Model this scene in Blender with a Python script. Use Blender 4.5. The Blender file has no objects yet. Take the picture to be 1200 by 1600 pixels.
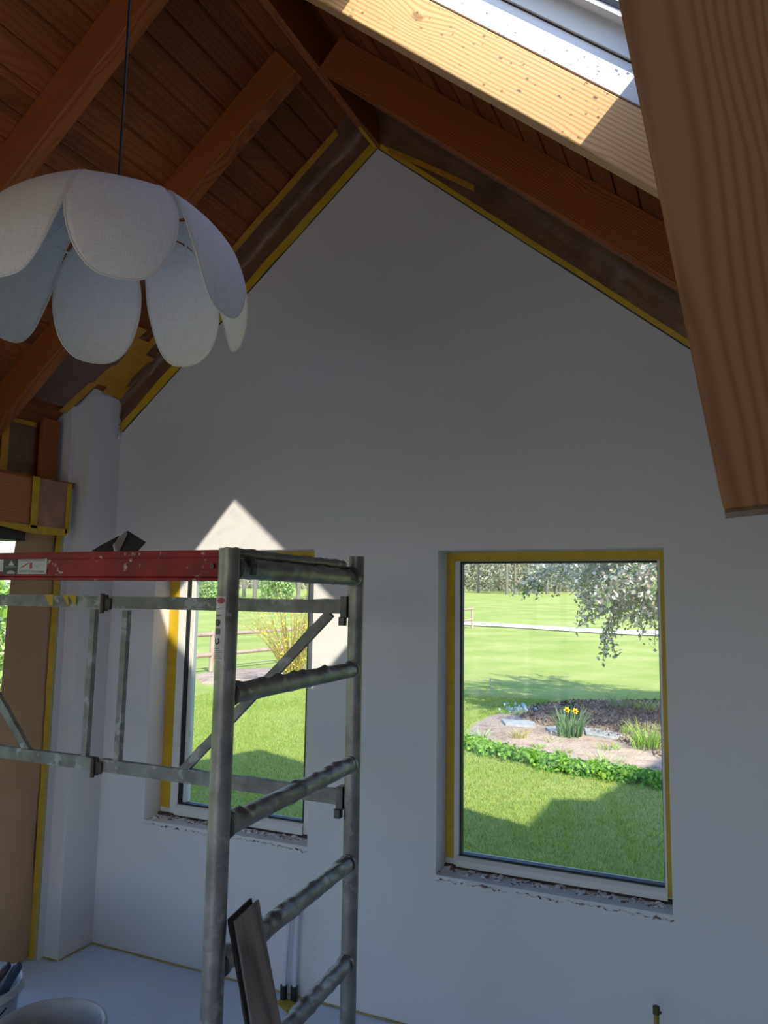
import bpy, bmesh, math, random
import numpy as np
from mathutils import Vector, Matrix, noise
random.seed(7); rng = np.random.default_rng(7)
SC = bpy.context.scene
COL = SC.collection

# ---------------------------------------------------------------- camera
FPX = 1190.8
YAW, PIT, ROL = -.42192, .11565, .016058
FWD = Vector((math.sin(YAW)*math.cos(PIT), math.cos(YAW)*math.cos(PIT), math.sin(PIT)))
_r = FWD.cross(Vector((0, 0, 1))).normalized(); _u = _r.cross(FWD)
RGT = math.cos(ROL)*_r + math.sin(ROL)*_u
UPV = -math.sin(ROL)*_r + math.cos(ROL)*_u
EYE = Vector((0, 0, 1.6))
cam = bpy.data.cameras.new('camera'); camo = bpy.data.objects.new('camera', cam); COL.objects.link(camo)
cam.sensor_fit = 'VERTICAL'; cam.sensor_height = 24; cam.sensor_width = 18
cam.lens = FPX/1600*24; cam.clip_start = .02; cam.clip_end = 600
M = Matrix((RGT, UPV, -FWD)).transposed().to_4x4(); M.translation = EYE
camo.matrix_world = M; SC.camera = camo

# ---------------------------------------------------------------- sky, sun, exposure
SUN_D = Vector((-.91, .93, -1.0)).normalized()
w = bpy.data.worlds.new('world'); SC.world = w; w.use_nodes = True
nt = w.node_tree; bg = nt.nodes['Background']
sky = nt.nodes.new('ShaderNodeTexSky'); sky.sky_type = 'NISHITA'; sky.sun_disc = False
sky.sun_elevation = math.asin(-SUN_D.z); sky.sun_rotation = math.atan2(-SUN_D.x, -SUN_D.y)
sky.air_density = 1.0; sky.dust_density = .6; sky.ozone_density = 1.0
tint = nt.nodes.new('ShaderNodeMix'); tint.data_type = 'RGBA'; tint.blend_type = 'MULTIPLY'; tint.inputs[0].default_value = 1; tint.inputs[7].default_value = (.84, .95, 1.19, 1)
nt.links.new(sky.outputs[0], tint.inputs[6]); nt.links.new(tint.outputs[2], bg.inputs[0]); bg.inputs[1].default_value = .29
sl = bpy.data.lights.new('sun', 'SUN'); sl.energy = 5.4; sl.angle = math.radians(.53); sl.color = (1, .93, .80)
so = bpy.data.objects.new('sun', sl); COL.objects.link(so)
so.rotation_euler = (-SUN_D).to_track_quat('Z', 'Y').to_euler()
vs = SC.view_settings
vs.view_transform = 'Standard'; vs.look = 'None'; vs.exposure = .40; vs.gamma = 1; vs.use_curve_mapping = False

# ---------------------------------------------------------------- helpers
def ray(x, y): return FWD + RGT*((x-600)/FPX) - UPV*((y-800)/FPX)
def on(x, y, ax, v):
    d = ray(x, y); return EYE + d*((v-EYE[ax])/d[ax])
def gz(Y): return -.2 + max(0, Y-20)*.042                       # height of the garden ground
def ground(x, y):
    d = ray(x, y); lo = .5
    t = 1.0
    for _ in range(4000):
        p = EYE + d*t
        if p.z <= gz(p.y): return Vector((p.x, p.y, gz(p.y)))
        t *= 1.003
    return EYE + d*t

def tag(o, label=None, cat=None, group=None, kind=None):
    if label: o['label'] = label
    if cat: o['category'] = cat
    if group: o['group'] = group
    if kind: o['kind'] = kind
    return o
def empty(name, loc, label=None, cat=None, group=None, kind=None):
    o = bpy.data.objects.new(name, None); COL.objects.link(o); o.location = loc
    o.matrix_basis = Matrix.Translation(Vector(loc)); o.empty_display_size = .05
    return tag(o, label, cat, group, kind)
def wm(o):
    m = o.matrix_basis.copy()
    while o.parent: o = o.parent; m = o.matrix_basis @ m
    return m
def link(name, me, mat, parent=None, mw=None):
    o = bpy.data.objects.new(name, me); COL.objects.link(o)
    if mat:
        for m_ in (mat if isinstance(mat, (list, tuple)) else [mat]): me.materials.append(m_)
    mw = mw or Matrix.Identity(4)
    if parent is not None:
        o.parent = parent; o.matrix_basis = wm(parent).inverted() @ mw
    else: o.matrix_basis = mw
    return o
def copy_tree(o, parent=None):
    c = o.copy(); COL.objects.link(c); c.parent = parent
    for ch in [k for k in SC.objects if k.parent == o]: copy_tree(ch, c)
    return c

SPLIT = {'print', 'masking_tape', 'tape_scraps', 'blade_pair'}
class MB:
    def __init__(s): s.v = []; s.f = []; s.mi = []; s.sm = []
    def add(s, vs_, fs, mi=0, smooth=False):
        b = len(s.v); s.v += [tuple(v) for v in vs_]
        s.f += [tuple(b+i for i in f) for f in fs]; s.mi += [mi]*len(fs); s.sm += [smooth]*len(fs); return s
    def box(s, a, b, mi=0):
        x0, y0, z0 = a; x1, y1, z1 = b
        V = [(x0,y0,z0),(x1,y0,z0),(x1,y1,z0),(x0,y1,z0),(x0,y0,z1),(x1,y0,z1),(x1,y1,z1),(x0,y1,z1)]
        return s.add(V, [(0,3,2,1),(4,5,6,7),(0,1,5,4),(1,2,6,5),(2,3,7,6),(3,0,4,7)], mi)
    def bar(s, a, b, w, h, up=(0, 0, 1), mi=0):
        a = Vector(a); b = Vector(b); x = (b-a).normalized(); y = Vector(up).cross(x).normalized(); z = x.cross(y)
        V = [p + y*sy*w/2 + z*sz*h/2 for p in (a, b) for sy, sz in ((-1,-1),(1,-1),(1,1),(-1,1))]
        return s.add(V, [(0,3,2,1),(4,5,6,7),(0,1,5,4),(1,2,6,5),(2,3,7,6),(3,0,4,7)], mi)
    def prism(s, poly, ax, lo, hi, mi=0):
        n = len(poly)
        def P(p, t):
            q = list(p); q.insert(ax, t); return q
        V = [P(p, lo) for p in poly] + [P(p, hi) for p in poly]
        return s.add(V, [tuple(range(n))[::-1], tuple(range(n, 2*n))] + [(i, (i+1) % n, n+(i+1) % n, n+i) for i in range(n)], mi)
    def tube(s, pts, r, seg=12, mi=0, caps=True, rf=None, smooth=True):
        pts = [Vector(p) for p in pts]; n = len(pts)
        rs = r if isinstance(r, (list, tuple)) else [r]*n
        ref = None; V = []
        for i, p in enumerate(pts):
            t = (pts[min(i+1, n-1)] - pts[max(i-1, 0)]).normalized()
            if ref is None: ref = t.orthogonal().normalized()
            ref = (ref - t*ref.dot(t)).normalized(); bi = t.cross(ref)
            for k in range(seg):
                a = 2*math.pi*k/seg; d = ref*math.cos(a) + bi*math.sin(a)
                rr = rs[i]
                if rf: rr = rf(p, d, rr)
                V.append(p + d*rr)
        F = [(i*seg+k, i*seg+(k+1) % seg, (i+1)*seg+(k+1) % seg, (i+1)*seg+k) for i in range(n-1) for k in range(seg)]
        s.add(V, F, mi, smooth)
        if caps:
            s.add(V[:seg], [tuple(range(seg))[::-1]], mi); s.add(V[-seg:], [tuple(range(seg))], mi)
        return s
    def lathe(s, prof, c, seg=32, mi=0, smooth=True):
        V = [(c[0]+r*math.cos(2*math.pi*k/seg), c[1]+r*math.sin(2*math.pi*k/seg), c[2]+z) for r, z in prof for k in range(seg)]
        n = len(prof)
        return s.add(V, [(i*seg+k, i*seg+(k+1) % seg, (i+1)*seg+(k+1) % seg, (i+1)*seg+k) for i in range(n-1) for k in range(seg)], mi, smooth)
    def grid(s, fn, nu, nv, mi=0, smooth=True):
        V = [fn(i/nu, j/nv) for j in range(nv+1) for i in range(nu+1)]
        F = [(j*(nu+1)+i, j*(nu+1)+i+1, (j+1)*(nu+1)+i+1, (j+1)*(nu+1)+i) for j in range(nv) for i in range(nu)]
        return s.add(V, F, mi, smooth)
    def mesh(s, name):
        me = bpy.data.meshes.new(name); me.from_pydata(s.v, [], s.f)
        me.polygons.foreach_set('material_index', s.mi); me.polygons.foreach_set('use_smooth', s.sm); me.update()
        return me
    def islands(s):
        p = list(range(len(s.v)))
        def fd(i):
            while p[i] != i: p[i] = p[p[i]]; i = p[i]
            return i
        for f in s.f:
            for k in f[1:]: p[fd(k)] = fd(f[0])
        grp = {}
        for i, f in enumerate(s.f): grp.setdefault(fd(f[0]), []).append(i)
        return list(grp.values())
    def build(s, name, mat, parent=None, mw=None, bevel=0, bseg=2, solid=0, recalc=True):
        if name in SPLIT:
            out = None
            for isl in s.islands():
                q = MB(); used = sorted({v for i in isl for v in s.f[i]}); mp = {v: k for k, v in enumerate(used)}
                q.v = [s.v[v] for v in used]; q.f = [tuple(mp[v] for v in s.f[i]) for i in isl]; q.mi = [s.mi[i] for i in isl]; q.sm = [s.sm[i] for i in isl]
                out = q.build1(name, mat, parent, mw, bevel, bseg, solid, recalc)
            return out
        return s.build1(name, mat, parent, mw, bevel, bseg, solid, recalc)
    def build1(s, name, mat, parent=None, mw=None, bevel=0, bseg=2, solid=0, recalc=True):
        me = s.mesh(name)
        if recalc:
            bm = bmesh.new(); bm.from_mesh(me)
            if bevel: bmesh.ops.remove_doubles(bm, verts=bm.verts, dist=1e-5)
            bmesh.ops.recalc_face_normals(bm, faces=bm.faces); bm.to_mesh(me); bm.free()
        o = link(name, me, mat, parent, mw)
        if solid:
            m_ = o.modifiers.new('solid', 'SOLIDIFY'); m_.thickness = solid; m_.offset = 0
        if bevel:
            m_ = o.modifiers.new('bevel', 'BEVEL'); m_.width = bevel; m_.segments = bseg; m_.limit_method = 'ANGLE'; m_.angle_limit = math.radians(40)
        return o

def frame_mat(a, b, up):
    a = Vector(a); b = Vector(b); x = (b-a).normalized(); y = Vector(up).cross(x).normalized(); z = x.cross(y)
    m = Matrix((x, y, z)).transposed().to_4x4(); m.translation = a; return m, (b-a).length
def timber(name, a, b, w, h, up, mat, parent=None, bevel=.004):
    """a straight timber; its local x runs with the grain"""
    m, L = frame_mat(a, b, up)
    return MB().box((0, -w/2, -h/2), (L, w/2, h/2)).build(name, mat, parent, m, bevel)

# ---------------------------------------------------------------- materials
def mat_new(name):
    m = bpy.data.materials.new(name); m.use_nodes = True; n = m.node_tree; b = n.nodes['Principled BSDF']; return m, n, b
def N(n, t, **k):
    q = n.nodes.new(t)
    for a, v in k.items():
        if a.startswith('i_'): q.inputs[a[2:].replace('_', ' ')].default_value = v
        else: setattr(q, a, v)
    return q
def L(n, a, b): n.links.new(a, b)
def ramp(n, stops, fac=None):
    r = n.nodes.new('ShaderNodeValToRGB'); e = r.color_ramp.elements
    while len(e) < len(stops): e.new(.5)
    for el, (p, c) in zip(e, stops): el.position = p; el.color = (*c, 1) if len(c) == 3 else c
    if fac is not None: L(n, fac, r.inputs[0])
    return r
def math_(n, op, a, b=None, clamp=False):
    q = n.nodes.new('ShaderNodeMath'); q.operation = op; q.use_clamp = clamp
    for i, v in enumerate((a, b)):
        if v is None: continue
        if isinstance(v, (int, float)): q.inputs[i].default_value = v
        else: L(n, v, q.inputs[i])
    return q.outputs[0]
def mixc(n, fac, a, b):
    q = n.nodes.new('ShaderNodeMix'); q.data_type = 'RGBA'
    for i, v in ((0, fac), (6, a), (7, b)):
        if isinstance(v, (int, float)): q.inputs[i].default_value = v
        elif isinstance(v, tuple): q.inputs[i].default_value = (*v, 1)
        else: L(n, v, q.inputs[i])
    return q.outputs[2]
def plain(name, col, rough=.6, metal=0, var=.0, scale=8, bump=0, bscale=60, spec=.5, splat=None, splat_col=(.6, .6, .58), splat_scale=14):
    m, n, b = mat_new(name)
    tc = N(n, 'ShaderNodeTexCoord')
    b.inputs['Roughness'].default_value = rough; b.inputs['Metallic'].default_value = metal; b.inputs['Specular IOR Level'].default_value = spec
    c = None
    if var:
        nz = N(n, 'ShaderNodeTexNoise', i_Scale=scale, i_Detail=5.0); L(n, tc.outputs['Object'], nz.inputs['Vector'])
        r = ramp(n, [(.3, tuple(x*(1-var) for x in col)), (.7, tuple(min(1, x*(1+var)) for x in col))], nz.outputs[0]); c = r.outputs[0]
    else:
        rgb = N(n, 'ShaderNodeRGB'); rgb.outputs[0].default_value = (*col, 1); c = rgb.outputs[0]
    if splat is not None:
        nz = N(n, 'ShaderNodeTexNoise', i_Scale=splat_scale, i_Detail=8.0, i_Roughness=.62); L(n, tc.outputs['Object'], nz.inputs['Vector'])
        f = ramp(n, [(splat, (0, 0, 0)), (splat+.035, (1, 1, 1))], nz.outputs[0]).outputs[0]
        c = mixc(n, f, c, splat_col)
        if metal:
            L(n, math_(n, 'MULTIPLY', math_(n, 'SUBTRACT', 1.0, f), metal), b.inputs['Metallic'])
    L(n, c, b.inputs['Base Color'])
    if bump:
        nz = N(n, 'ShaderNodeTexNoise', i_Scale=bscale, i_Detail=6.0); L(n, tc.outputs['Object'], nz.inputs['Vector'])
        bp = N(n, 'ShaderNodeBump', i_Strength=bump, i_Distance=.004); L(n, nz.outputs[0], bp.inputs['Height']); L(n, bp.outputs[0], b.inputs['Normal'])
    return m
def wood(name, light, dark, period=.008, axis='X', rough=.5, centre=(0.03, .05), warp=.03, knots=.8, planks=None, fine=.25, xs=1.4, spec=.35, kscale=2.1):
    """softwood: annual rings about a wandering pith, bent round knots"""
    m, n, b = mat_new(name)
    tc = N(n, 'ShaderNodeTexCoord'); oi = N(n, 'ShaderNodeObjectInfo')
    sep = N(n, 'ShaderNodeSeparateXYZ'); L(n, tc.outputs['Object'], sep.inputs[0])
    o = sep.outputs
    if axis == 'X': g, p, q = o[0], o[1], o[2]
    else: g, p, q = o[1], o[0], o[2]
    idn = None
    if planks:
        idn = math_(n, 'FLOOR', math_(n, 'DIVIDE', p, planks))
        wn = N(n, 'ShaderNodeTexWhiteNoise'); wn.noise_dimensions = '1D'; L(n, idn, wn.inputs['W'])
        g = math_(n, 'ADD', g, math_(n, 'MULTIPLY', wn.outputs[0], 37.0))
    g = math_(n, 'ADD', g, math_(n, 'MULTIPLY', oi.outputs['Random'], 17.0))
    cmb = N(n, 'ShaderNodeCombineXYZ'); L(n, math_(n, 'MULTIPLY', g, xs), cmb.inputs[0]); L(n, math_(n, 'MULTIPLY', p, 5.0), cmb.inputs[1]); L(n, math_(n, 'MULTIPLY', q, 5.0), cmb.inputs[2])
    n1 = N(n, 'ShaderNodeTexNoise', i_Scale=1.0, i_Detail=2.0); L(n, cmb.outputs[0], n1.inputs['Vector'])
    # knots
    cm2 = N(n, 'ShaderNodeCombineXYZ'); L(n, math_(n, 'MULTIPLY', g, kscale), cm2.inputs[0]); L(n, math_(n, 'MULTIPLY', p, 7.0), cm2.inputs[1]); L(n, math_(n, 'MULTIPLY', q, 7.0), cm2.inputs[2])
    vo = N(n, 'ShaderNodeTexVoronoi', i_Scale=1.0); vo.feature = 'F1'; L(n, cm2.outputs[0], vo.inputs['Vector'])
    kn = ramp(n, [(0, (1, 1, 1)), (.12, (.55, .55, .55)), (.42, (0, 0, 0))], vo.outputs['Distance']).outputs[0]
    sx = math_(n, 'SUBTRACT', n1.outputs[0], .5)
    py = math_(n, 'ADD', p, centre[0]); pz = math_(n, 'ADD', q, centre[1])
    r = math_(n, 'SQRT', math_(n, 'ADD', math_(n, 'MULTIPLY', py, py), math_(n, 'MULTIPLY', pz, pz)))
    r = math_(n, 'ADD', r, math_(n, 'MULTIPLY', sx, warp*2))
    r = math_(n, 'ADD', r, math_(n, 'MULTIPLY', kn, .035*knots))
    ph = math_(n, 'MULTIPLY', r, 2*math.pi/period)
    s_ = math_(n, 'ADD', math_(n, 'MULTIPLY', math_(n, 'SINE', ph), .5), .5)
    s_ = math_(n, 'POWER', s_, 2.2)
    cm3 = N(n, 'ShaderNodeCombineXYZ'); L(n, math_(n, 'MULTIPLY', g, 4.0), cm3.inputs[0]); L(n, math_(n, 'MULTIPLY', p, 160.0), cm3.inputs[1]); L(n, math_(n, 'MULTIPLY', q, 160.0), cm3.inputs[2])
    n2 = N(n, 'ShaderNodeTexNoise', i_Scale=1.0, i_Detail=3.0); L(n, cm3.outputs[0], n2.inputs['Vector'])
    f = math_(n, 'ADD', math_(n, 'MULTIPLY', s_, 1-fine), math_(n, 'MULTIPLY', n2.outputs[0], fine), True)
    c = mixc(n, f, light, dark)
    kc = ramp(n, [(0, (1, 1, 1)), (.05, (.9, .9, .9)), (.085, (0, 0, 0))], vo.outputs['Distance']).outputs[0]
    c = mixc(n, math_(n, 'MULTIPLY', kc, .75*min(1, knots)), c, tuple(x*.35 for x in dark))
    if planks:
        hv = N(n, 'ShaderNodeHueSaturation'); L(n, c, hv.inputs['Color'])
        L(n, math_(n, 'ADD', math_(n, 'MULTIPLY', wn.outputs[0], .5), .72), hv.inputs['Value']); c = hv.outputs[0]
    L(n, c, b.inputs['Base Color']); b.inputs['Roughness'].default_value = rough; b.inputs['Specular IOR Level'].default_value = spec
    bp = N(n, 'ShaderNodeBump', i_Strength=.25, i_Distance=.001); L(n, s_, bp.inputs['Height']); L(n, bp.outputs[0], b.inputs['Normal'])
    return m
def glass_mat(name, refl=.5):
    m, n, b = mat_new(name); n.nodes.remove(b)
    out = [x for x in n.nodes if x.type == 'OUTPUT_MATERIAL'][0]
    t = N(n, 'ShaderNodeBsdfTransparent'); t.inputs[0].default_value = (.96, .98, .97, 1)
    g = N(n, 'ShaderNodeBsdfGlossy'); g.inputs['Roughness'].default_value = .02
    fr = N(n, 'ShaderNodeFresnel', i_IOR=1.45); mx = N(n, 'ShaderNodeMixShader')
    L(n, math_(n, 'MULTIPLY', fr.outputs[0], refl), mx.inputs[0]); L(n, t.outputs[0], mx.inputs[1]); L(n, g.outputs[0], mx.inputs[2]); L(n, mx.outputs[0], out.inputs[0])
    return m
def leafy(name, cols, rough=.6, trans=.3):
    m, n, b = mat_new(name)
    tc = N(n, 'ShaderNodeTexCoord'); nz = N(n, 'ShaderNodeTexWhiteNoise'); nz.noise_dimensions = '3D'
    g = N(n, 'ShaderNodeNewGeometry'); L(n, g.outputs['Random Per Island'], nz.inputs['Vector'])
    k = len(cols); r = ramp(n, [(i/max(1, k-1), c) for i, c in enumerate(cols)], nz.outputs[0])
    L(n, r.outputs[0], b.inputs['Base Color']); b.inputs['Roughness'].default_value = rough
    if trans:
        out = [x for x in n.nodes if x.type == 'OUTPUT_MATERIAL'][0]
        tr = N(n, 'ShaderNodeBsdfTranslucent'); L(n, r.outputs[0], tr.inputs[0]); mx = N(n, 'ShaderNodeMixShader'); mx.inputs[0].default_value = trans
        L(n, b.outputs[0], mx.inputs[1]); L(n, tr.outputs[0], mx.inputs[2]); L(n, mx.outputs[0], out.inputs[0])
    return m

WALL = plain('white_plaster', (.715, .69, .665), .85, var=.03, scale=1.5, bump=.15, bscale=90, spec=.2)
WALL_ROUGH = plain('grey_render', (.42, .40, .38), .9, var=.12, scale=6, bump=.3, bscale=70, spec=.2)
FLOORM = plain('primed_floor', (.70, .79, .93), .55, var=.05, scale=2.0, splat=.70, splat_col=(.46, .50, .54), splat_scale=9)
BOARD = wood('ceiling_boards', (.30, .090, .024), (.22, .058, .014), .007, 'Y', .55, (.4, .1), .012, .6, planks=.072)
RAFT_SHADED = wood('shaded_rafter_wood', (.37, .112, .028), (.20, .050, .010), .008, 'X', .5, (.02, .16), .014, .9, kscale=2.6, fine=.35)  # darker copy of the rafter wood, roof shade put into its colour
RAFT_SUNLIT = wood('sunlit_rafter_wood', (.82, .53, .26), (.60, .29, .10), .0095, 'X', .5, (.05, .10), .016, .8, xs=.8, kscale=3.2, fine=.3)  # paler copy of the same wood, sunlight put into its colour
BIGW = wood('big_timber_wood', (.33, .15, .052), (.215, .085, .026), .0088, 'X', .55, (.015, .16), .018, .9, xs=1.1)
LINT = wood('lintel_wood', (.50, .19, .075), (.42, .14, .05), .011, 'X', .55, (.05, .3), .02, .5)
TAPE = plain('yellow_masking_tape', (.58, .37, .010), .55, var=.10, scale=25, bump=.3, bscale=60)
TAPE_DARK = plain('ochre_masking_tape', (.55, .27, .02), .55, var=.12, scale=25, bump=.3, bscale=60)
PLASTIC = plain('brown_masking_film', (.17, .085, .045), .38, var=.25, scale=9, bump=1, bscale=26, spec=.5, splat=.70, splat_col=(.55, .52, .48), splat_scale=16)
PLAST_L = plain('thin_masking_film_on_wood', (.36, .185, .12), .32, var=.15, scale=12, bump=.8, bscale=16, splat=.70, splat_col=(.7, .66, .6), splat_scale=22)
KRAFT = plain('brown_kraft_paper', (.47, .29, .155), .8, var=.12, scale=3.0, bump=.25, bscale=20, spec=.2, splat=.73, splat_col=(.6, .58, .55), splat_scale=15)
WHITEF = plain('white_window_plastic', (.72, .70, .66), .4)
WHITEL = plain('white_lining', (.80, .80, .80), .45, splat=.64, splat_col=(.42, .42, .42), splat_scale=46)
GASK = plain('black_gasket', (.006, .008, .008), .5)
BLACK = plain('black_metal', (.012, .012, .013), .5)
RUST = plain('brown_slot', (.075, .04, .025), .8, var=.4, scale=20)
RUBBLE = plain('broken_plaster', (.24, .16, .15), .9, var=.5, scale=50, bump=1, bscale=60, splat=.46, splat_col=(.86, .87, .90), splat_scale=48)
ALU = plain('splattered_aluminium', (.24, .225, .205), .40, metal=.65, var=.35, scale=14, bump=.5, bscale=45, splat=.58, splat_col=(.30, .28, .26), splat_scale=20)
ALU2 = plain('plastered_aluminium_rail', (.25, .24, .205), .6, metal=.35, var=.3, scale=18, bump=.6, bscale=45, splat=.56, splat_col=(.40, .39, .35), splat_scale=16)
REDP = plain('scratched_red_paint', (.23, .007, .007), .6, var=.35, scale=12, bump=.2, splat=.60, splat_col=(.46, .34, .30), splat_scale=30)
PLY = plain('plywood_deck', (.22, .15, .09), .8, var=.2)
DARKFILM = plain('dark_grey_film', (.055, .055, .06), .5, bump=.3, bscale=30)
LINEN, n_, b_ = mat_new('linen_fabric')
def _linen():
    n, b = n_, b_
    tc = N(n, 'ShaderNodeTexCoord'); sep = N(n, 'ShaderNodeSeparateXYZ'); L(n, tc.outputs['UV'], sep.inputs[0])
    out = []
    for sc in ((18, 420, 1), (420, 18, 1)):
        mp = N(n, 'ShaderNodeMapping'); mp.inputs['Scale'].default_value = sc; L(n, tc.outputs['UV'], mp.inputs['Vector'])
        nz = N(n, 'ShaderNodeTexNoise', i_Scale=1.0, i_Detail=2.0); L(n, mp.outputs[0], nz.inputs['Vector']); out.append(nz.outputs[0])
    f = math_(n, 'MULTIPLY', math_(n, 'ADD', out[0], out[1]), .5)
    r = ramp(n, [(.35, (.74, .70, .64)), (.62, (.90, .87, .81))], f)
    L(n, r.outputs[0], b.inputs['Base Color']); b.inputs['Roughness'].default_value = .9; b.inputs['Specular IOR Level'].default_value = .1
    bp = N(n, 'ShaderNodeBump', i_Strength=.3, i_Distance=.001); L(n, f, bp.inputs['Height']); L(n, bp.outputs[0], b.inputs['Normal'])
    o = [x for x in n.nodes if x.type == 'OUTPUT_MATERIAL'][0]
    tr = N(n, 'ShaderNodeBsdfTranslucent'); tr.inputs[0].default_value = (.7, .66, .6, 1); mx = N(n, 'ShaderNodeMixShader'); mx.inputs[0].default_value = .12
    L(n, b.outputs[0], mx.inputs[1]); L(n, tr.outputs[0], mx.inputs[2]); L(n, mx.outputs[0], o.inputs[0])
_linen()
PIPING = plain('cream_piping', (.72, .66, .56), .7)
GLASS = glass_mat('window_glass', .6)

# ================================================================= THE ROOM
YW, XL, XR, YB = 2.876, -2.74, .95, -3.4
RX, SL = -1.35, .855                      # ridge x, roof slope
ZB, ZC, ZO = 3.60, 3.78, 4.00             # rafter undersides, boards, roof tiles at the ridge
def zp(x, z0): return z0 - SL*abs(x-RX)
OV = 1.2

fl = MB(); fl.box((XL-.4, YB-.2, -.12), (XR+.2, YW+.2, 0))
tag(fl.build('floor', FLOORM), kind='structure')
# gable wall with its two window openings
RW = (-1.05, -.20, .562, 1.803); LW = (-2.475, -1.615, .585, 1.815)
g = MB(); Z1 = 1.815; Y2 = YW+.32
for x0, x1, z0, z1 in ((-3.1, LW[0], -.1, Z1), (LW[0], LW[1], -.1, LW[2]), (LW[1], RW[0], -.1, Z1), (RW[0], RW[1], -.1, RW[2]), (RW[0], RW[1], RW[3], Z1), (RW[1], XR+.15, -.1, Z1)):
    g.box((x0, YW, z0), (x1, Y2, z1))
g.prism([(-3.1, Z1), (XR, Z1), (XR, zp(XR, ZC)), (RX, ZC), (-3.1, zp(-3.1, ZC))], 1, YW, Y2)
tag(g.build('wall_back', WALL), kind='structure')
wr = MB(); wr.box((XR, YB-.2, -.1), (XR+.15, YW+.1, 1.86))
tag(wr.build('wall_right', WALL), kind='structure')
# rear wall: wide glazed opening towards the garden
rr = MB()
for x0, x1, z0, z1 in ((XL-.3, -2.3, -.1, 2.1), (.5, XR+.1, -.1, 2.1 if False else 1.8), (-2.3, .5, -.1, .1)):
    rr.box((x0, YB-.2, z0), (x1, YB, z1))
rr.prism([(XL-.3, 2.1), (.6, 2.1), (RX, ZC), (XL-.3, zp(XL-.3, ZC))], 1, YB-.2, YB)
tag(rr.build('wall_rear', WALL), kind='structure')
# left wall: pillar beside the gable, far pier behind the camera
pl = MB()
pl.prism([(-3.1, -.1), (XL, -.1), (XL, zp(XL, ZC)), (-2.83, zp(-2.83, ZC)), (-2.83, 1.9), (-2.83, -.1)][:5] + [(-2.83, -.1)] if False else
         [(-2.83, -.1), (XL, -.1), (XL, zp(XL, ZC)), (-2.83, zp(-2.83, ZC))], 1, 2.675, YW+.02)
pl.prism([(-3.1, -.1), (-2.825, -.1), (-2.825, zp(-2.825, ZC)), (-3.1, zp(-3.1, ZC))], 1, 2.64, YW+.02)
pl.box((-3.05, YB-.2, -.1), (XL, -2.6, 2.3))
tag(pl.build('wall_left', WALL), kind='structure')

# ceiling boards and roof skin, with the roof light opening on the right slope
SKX0, SKX1, SKY0, SKY1 = -.86, -.02, 1.07, 1.762
def slope_pt(x, z0, y): return (x, y, zp(x, z0))
def planks(side):
    m_ = MB(); pw = .072; k = 0
    rngx = np.arange(0, 1.9 if side < 0 else 2.36, pw)
    for i, d in enumerate(rngx):
        xa, xb = RX + side*d, RX + side*min(d+pw, 2.4)
        spans = [(YB-.1, YW+.05)]
        lo, hi = min(xa, xb), max(xa, xb)
        if side > 0 and hi > SKX0 and lo < SKX1:
            spans = [(YB-.1, SKY0), (SKY1, YW+.05)]
        for y0, y1 in spans:
            c = .0045
            prof = [(xa+side*.0012, .02), (xa+side*.0012, .007), (xa+side*c, 0), (xb-side*c, 0), (xb-side*.0012, .007), (xb-side*.0012, .02)]
            V = [(x, y, zp(x, ZC)+dz) for y in (y0, y1) for x, dz in prof]
            m_.add(V, [(i_, (i_+1) % 6, 6+(i_+1) % 6, 6+i_) for i_ in range(6)] + [(5, 4, 3, 2, 1, 0), (6, 7, 8, 9, 10, 11)])
    return m_
tag(planks(-1).build('ceiling', BOARD), kind='structure')
tag(planks(1).build('ceiling', BOARD), kind='structure')
ROOFM = plain('roof_tiles', (.12, .06, .045), .8)
def slab(side, x0, x1, y0, y1, m_):
    lo, hi = .016, ZO-ZC
    V = []
    for y in (y0, y1):
        for x, dz in ((x0, lo), (x1, lo), (x1, hi), (x0, hi)): V.append((x, y, zp(x, ZC)+dz))
    m_.add(V, [(0, 1, 2, 3), (7, 6, 5, 4), (0, 4, 5, 1), (1, 5, 6, 2), (2, 6, 7, 3), (3, 7, 4, 0)])
s_ = MB(); slab(-1, -3.45, RX, YB-.3, YW+OV, s_); tag(s_.build('ceiling', ROOFM), kind='structure')
s_ = MB()
slab(1, RX, SKX0, YB-.3, YW+OV, s_); slab(1, SKX1, 1.25, YB-.3, YW+OV, s_)
slab(1, SKX0, SKX1, YB-.3, SKY0, s_); slab(1, SKX0, SKX1, SKY1, YW+OV, s_)
tag(s_.build('ceiling', ROOFM), kind='structure')
# the main house next door: its higher roof shades the lawn
mh = MB(); mh.prism([(1.30, -.3), (1.30, 2.75), (1.5, 2.97), (2.69, 4.45), (3.16, 4.58), (5.79, 7.04), (8, 7.04), (8, -.3)], 1, 2.1, 3.0)
tag(mh.build('wall_main_house', plain('brick_house', (.35, .2, .14), .9)), kind='structure')

# --- roof light: lining, frame, sash and pane
sk = empty('window_3', (-.4, 1.4, zp(-.4, ZC)), kind='structure')
def rf(x, y, off): return Vector((x, y, zp(x, ZB)+off))          # off = height over the rafter-underside plane
def roof_box(m_, x0, x1, y0, y1, o0, o1, mi=0):
    V = [rf(x, y, o) for o in (o0, o1) for x, y in ((x0, y0), (x1, y0), (x1, y1), (x0, y1))]
    m_.add(V, [(0, 3, 2, 1), (4, 5, 6, 7), (0, 1, 5, 4), (1, 2, 6, 5), (2, 3, 7, 6), (3, 0, 4, 7)], mi)
t_ = .012
m_ = MB(); roof_box(m_, SKX0, SKX1, SKY1-t_, SKY1, .186, .47); roof_box(m_, SKX0, SKX1, SKY0, SKY0+t_, .186, .47)
roof_box(m_, SKX0-.002, SKX0+t_, SKY0, SKY1, .186, .47); roof_box(m_, SKX1-t_, SKX1+.002, SKY0, SKY1, .186, .47)
m_.build('lining', WHITEL, sk)
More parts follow.
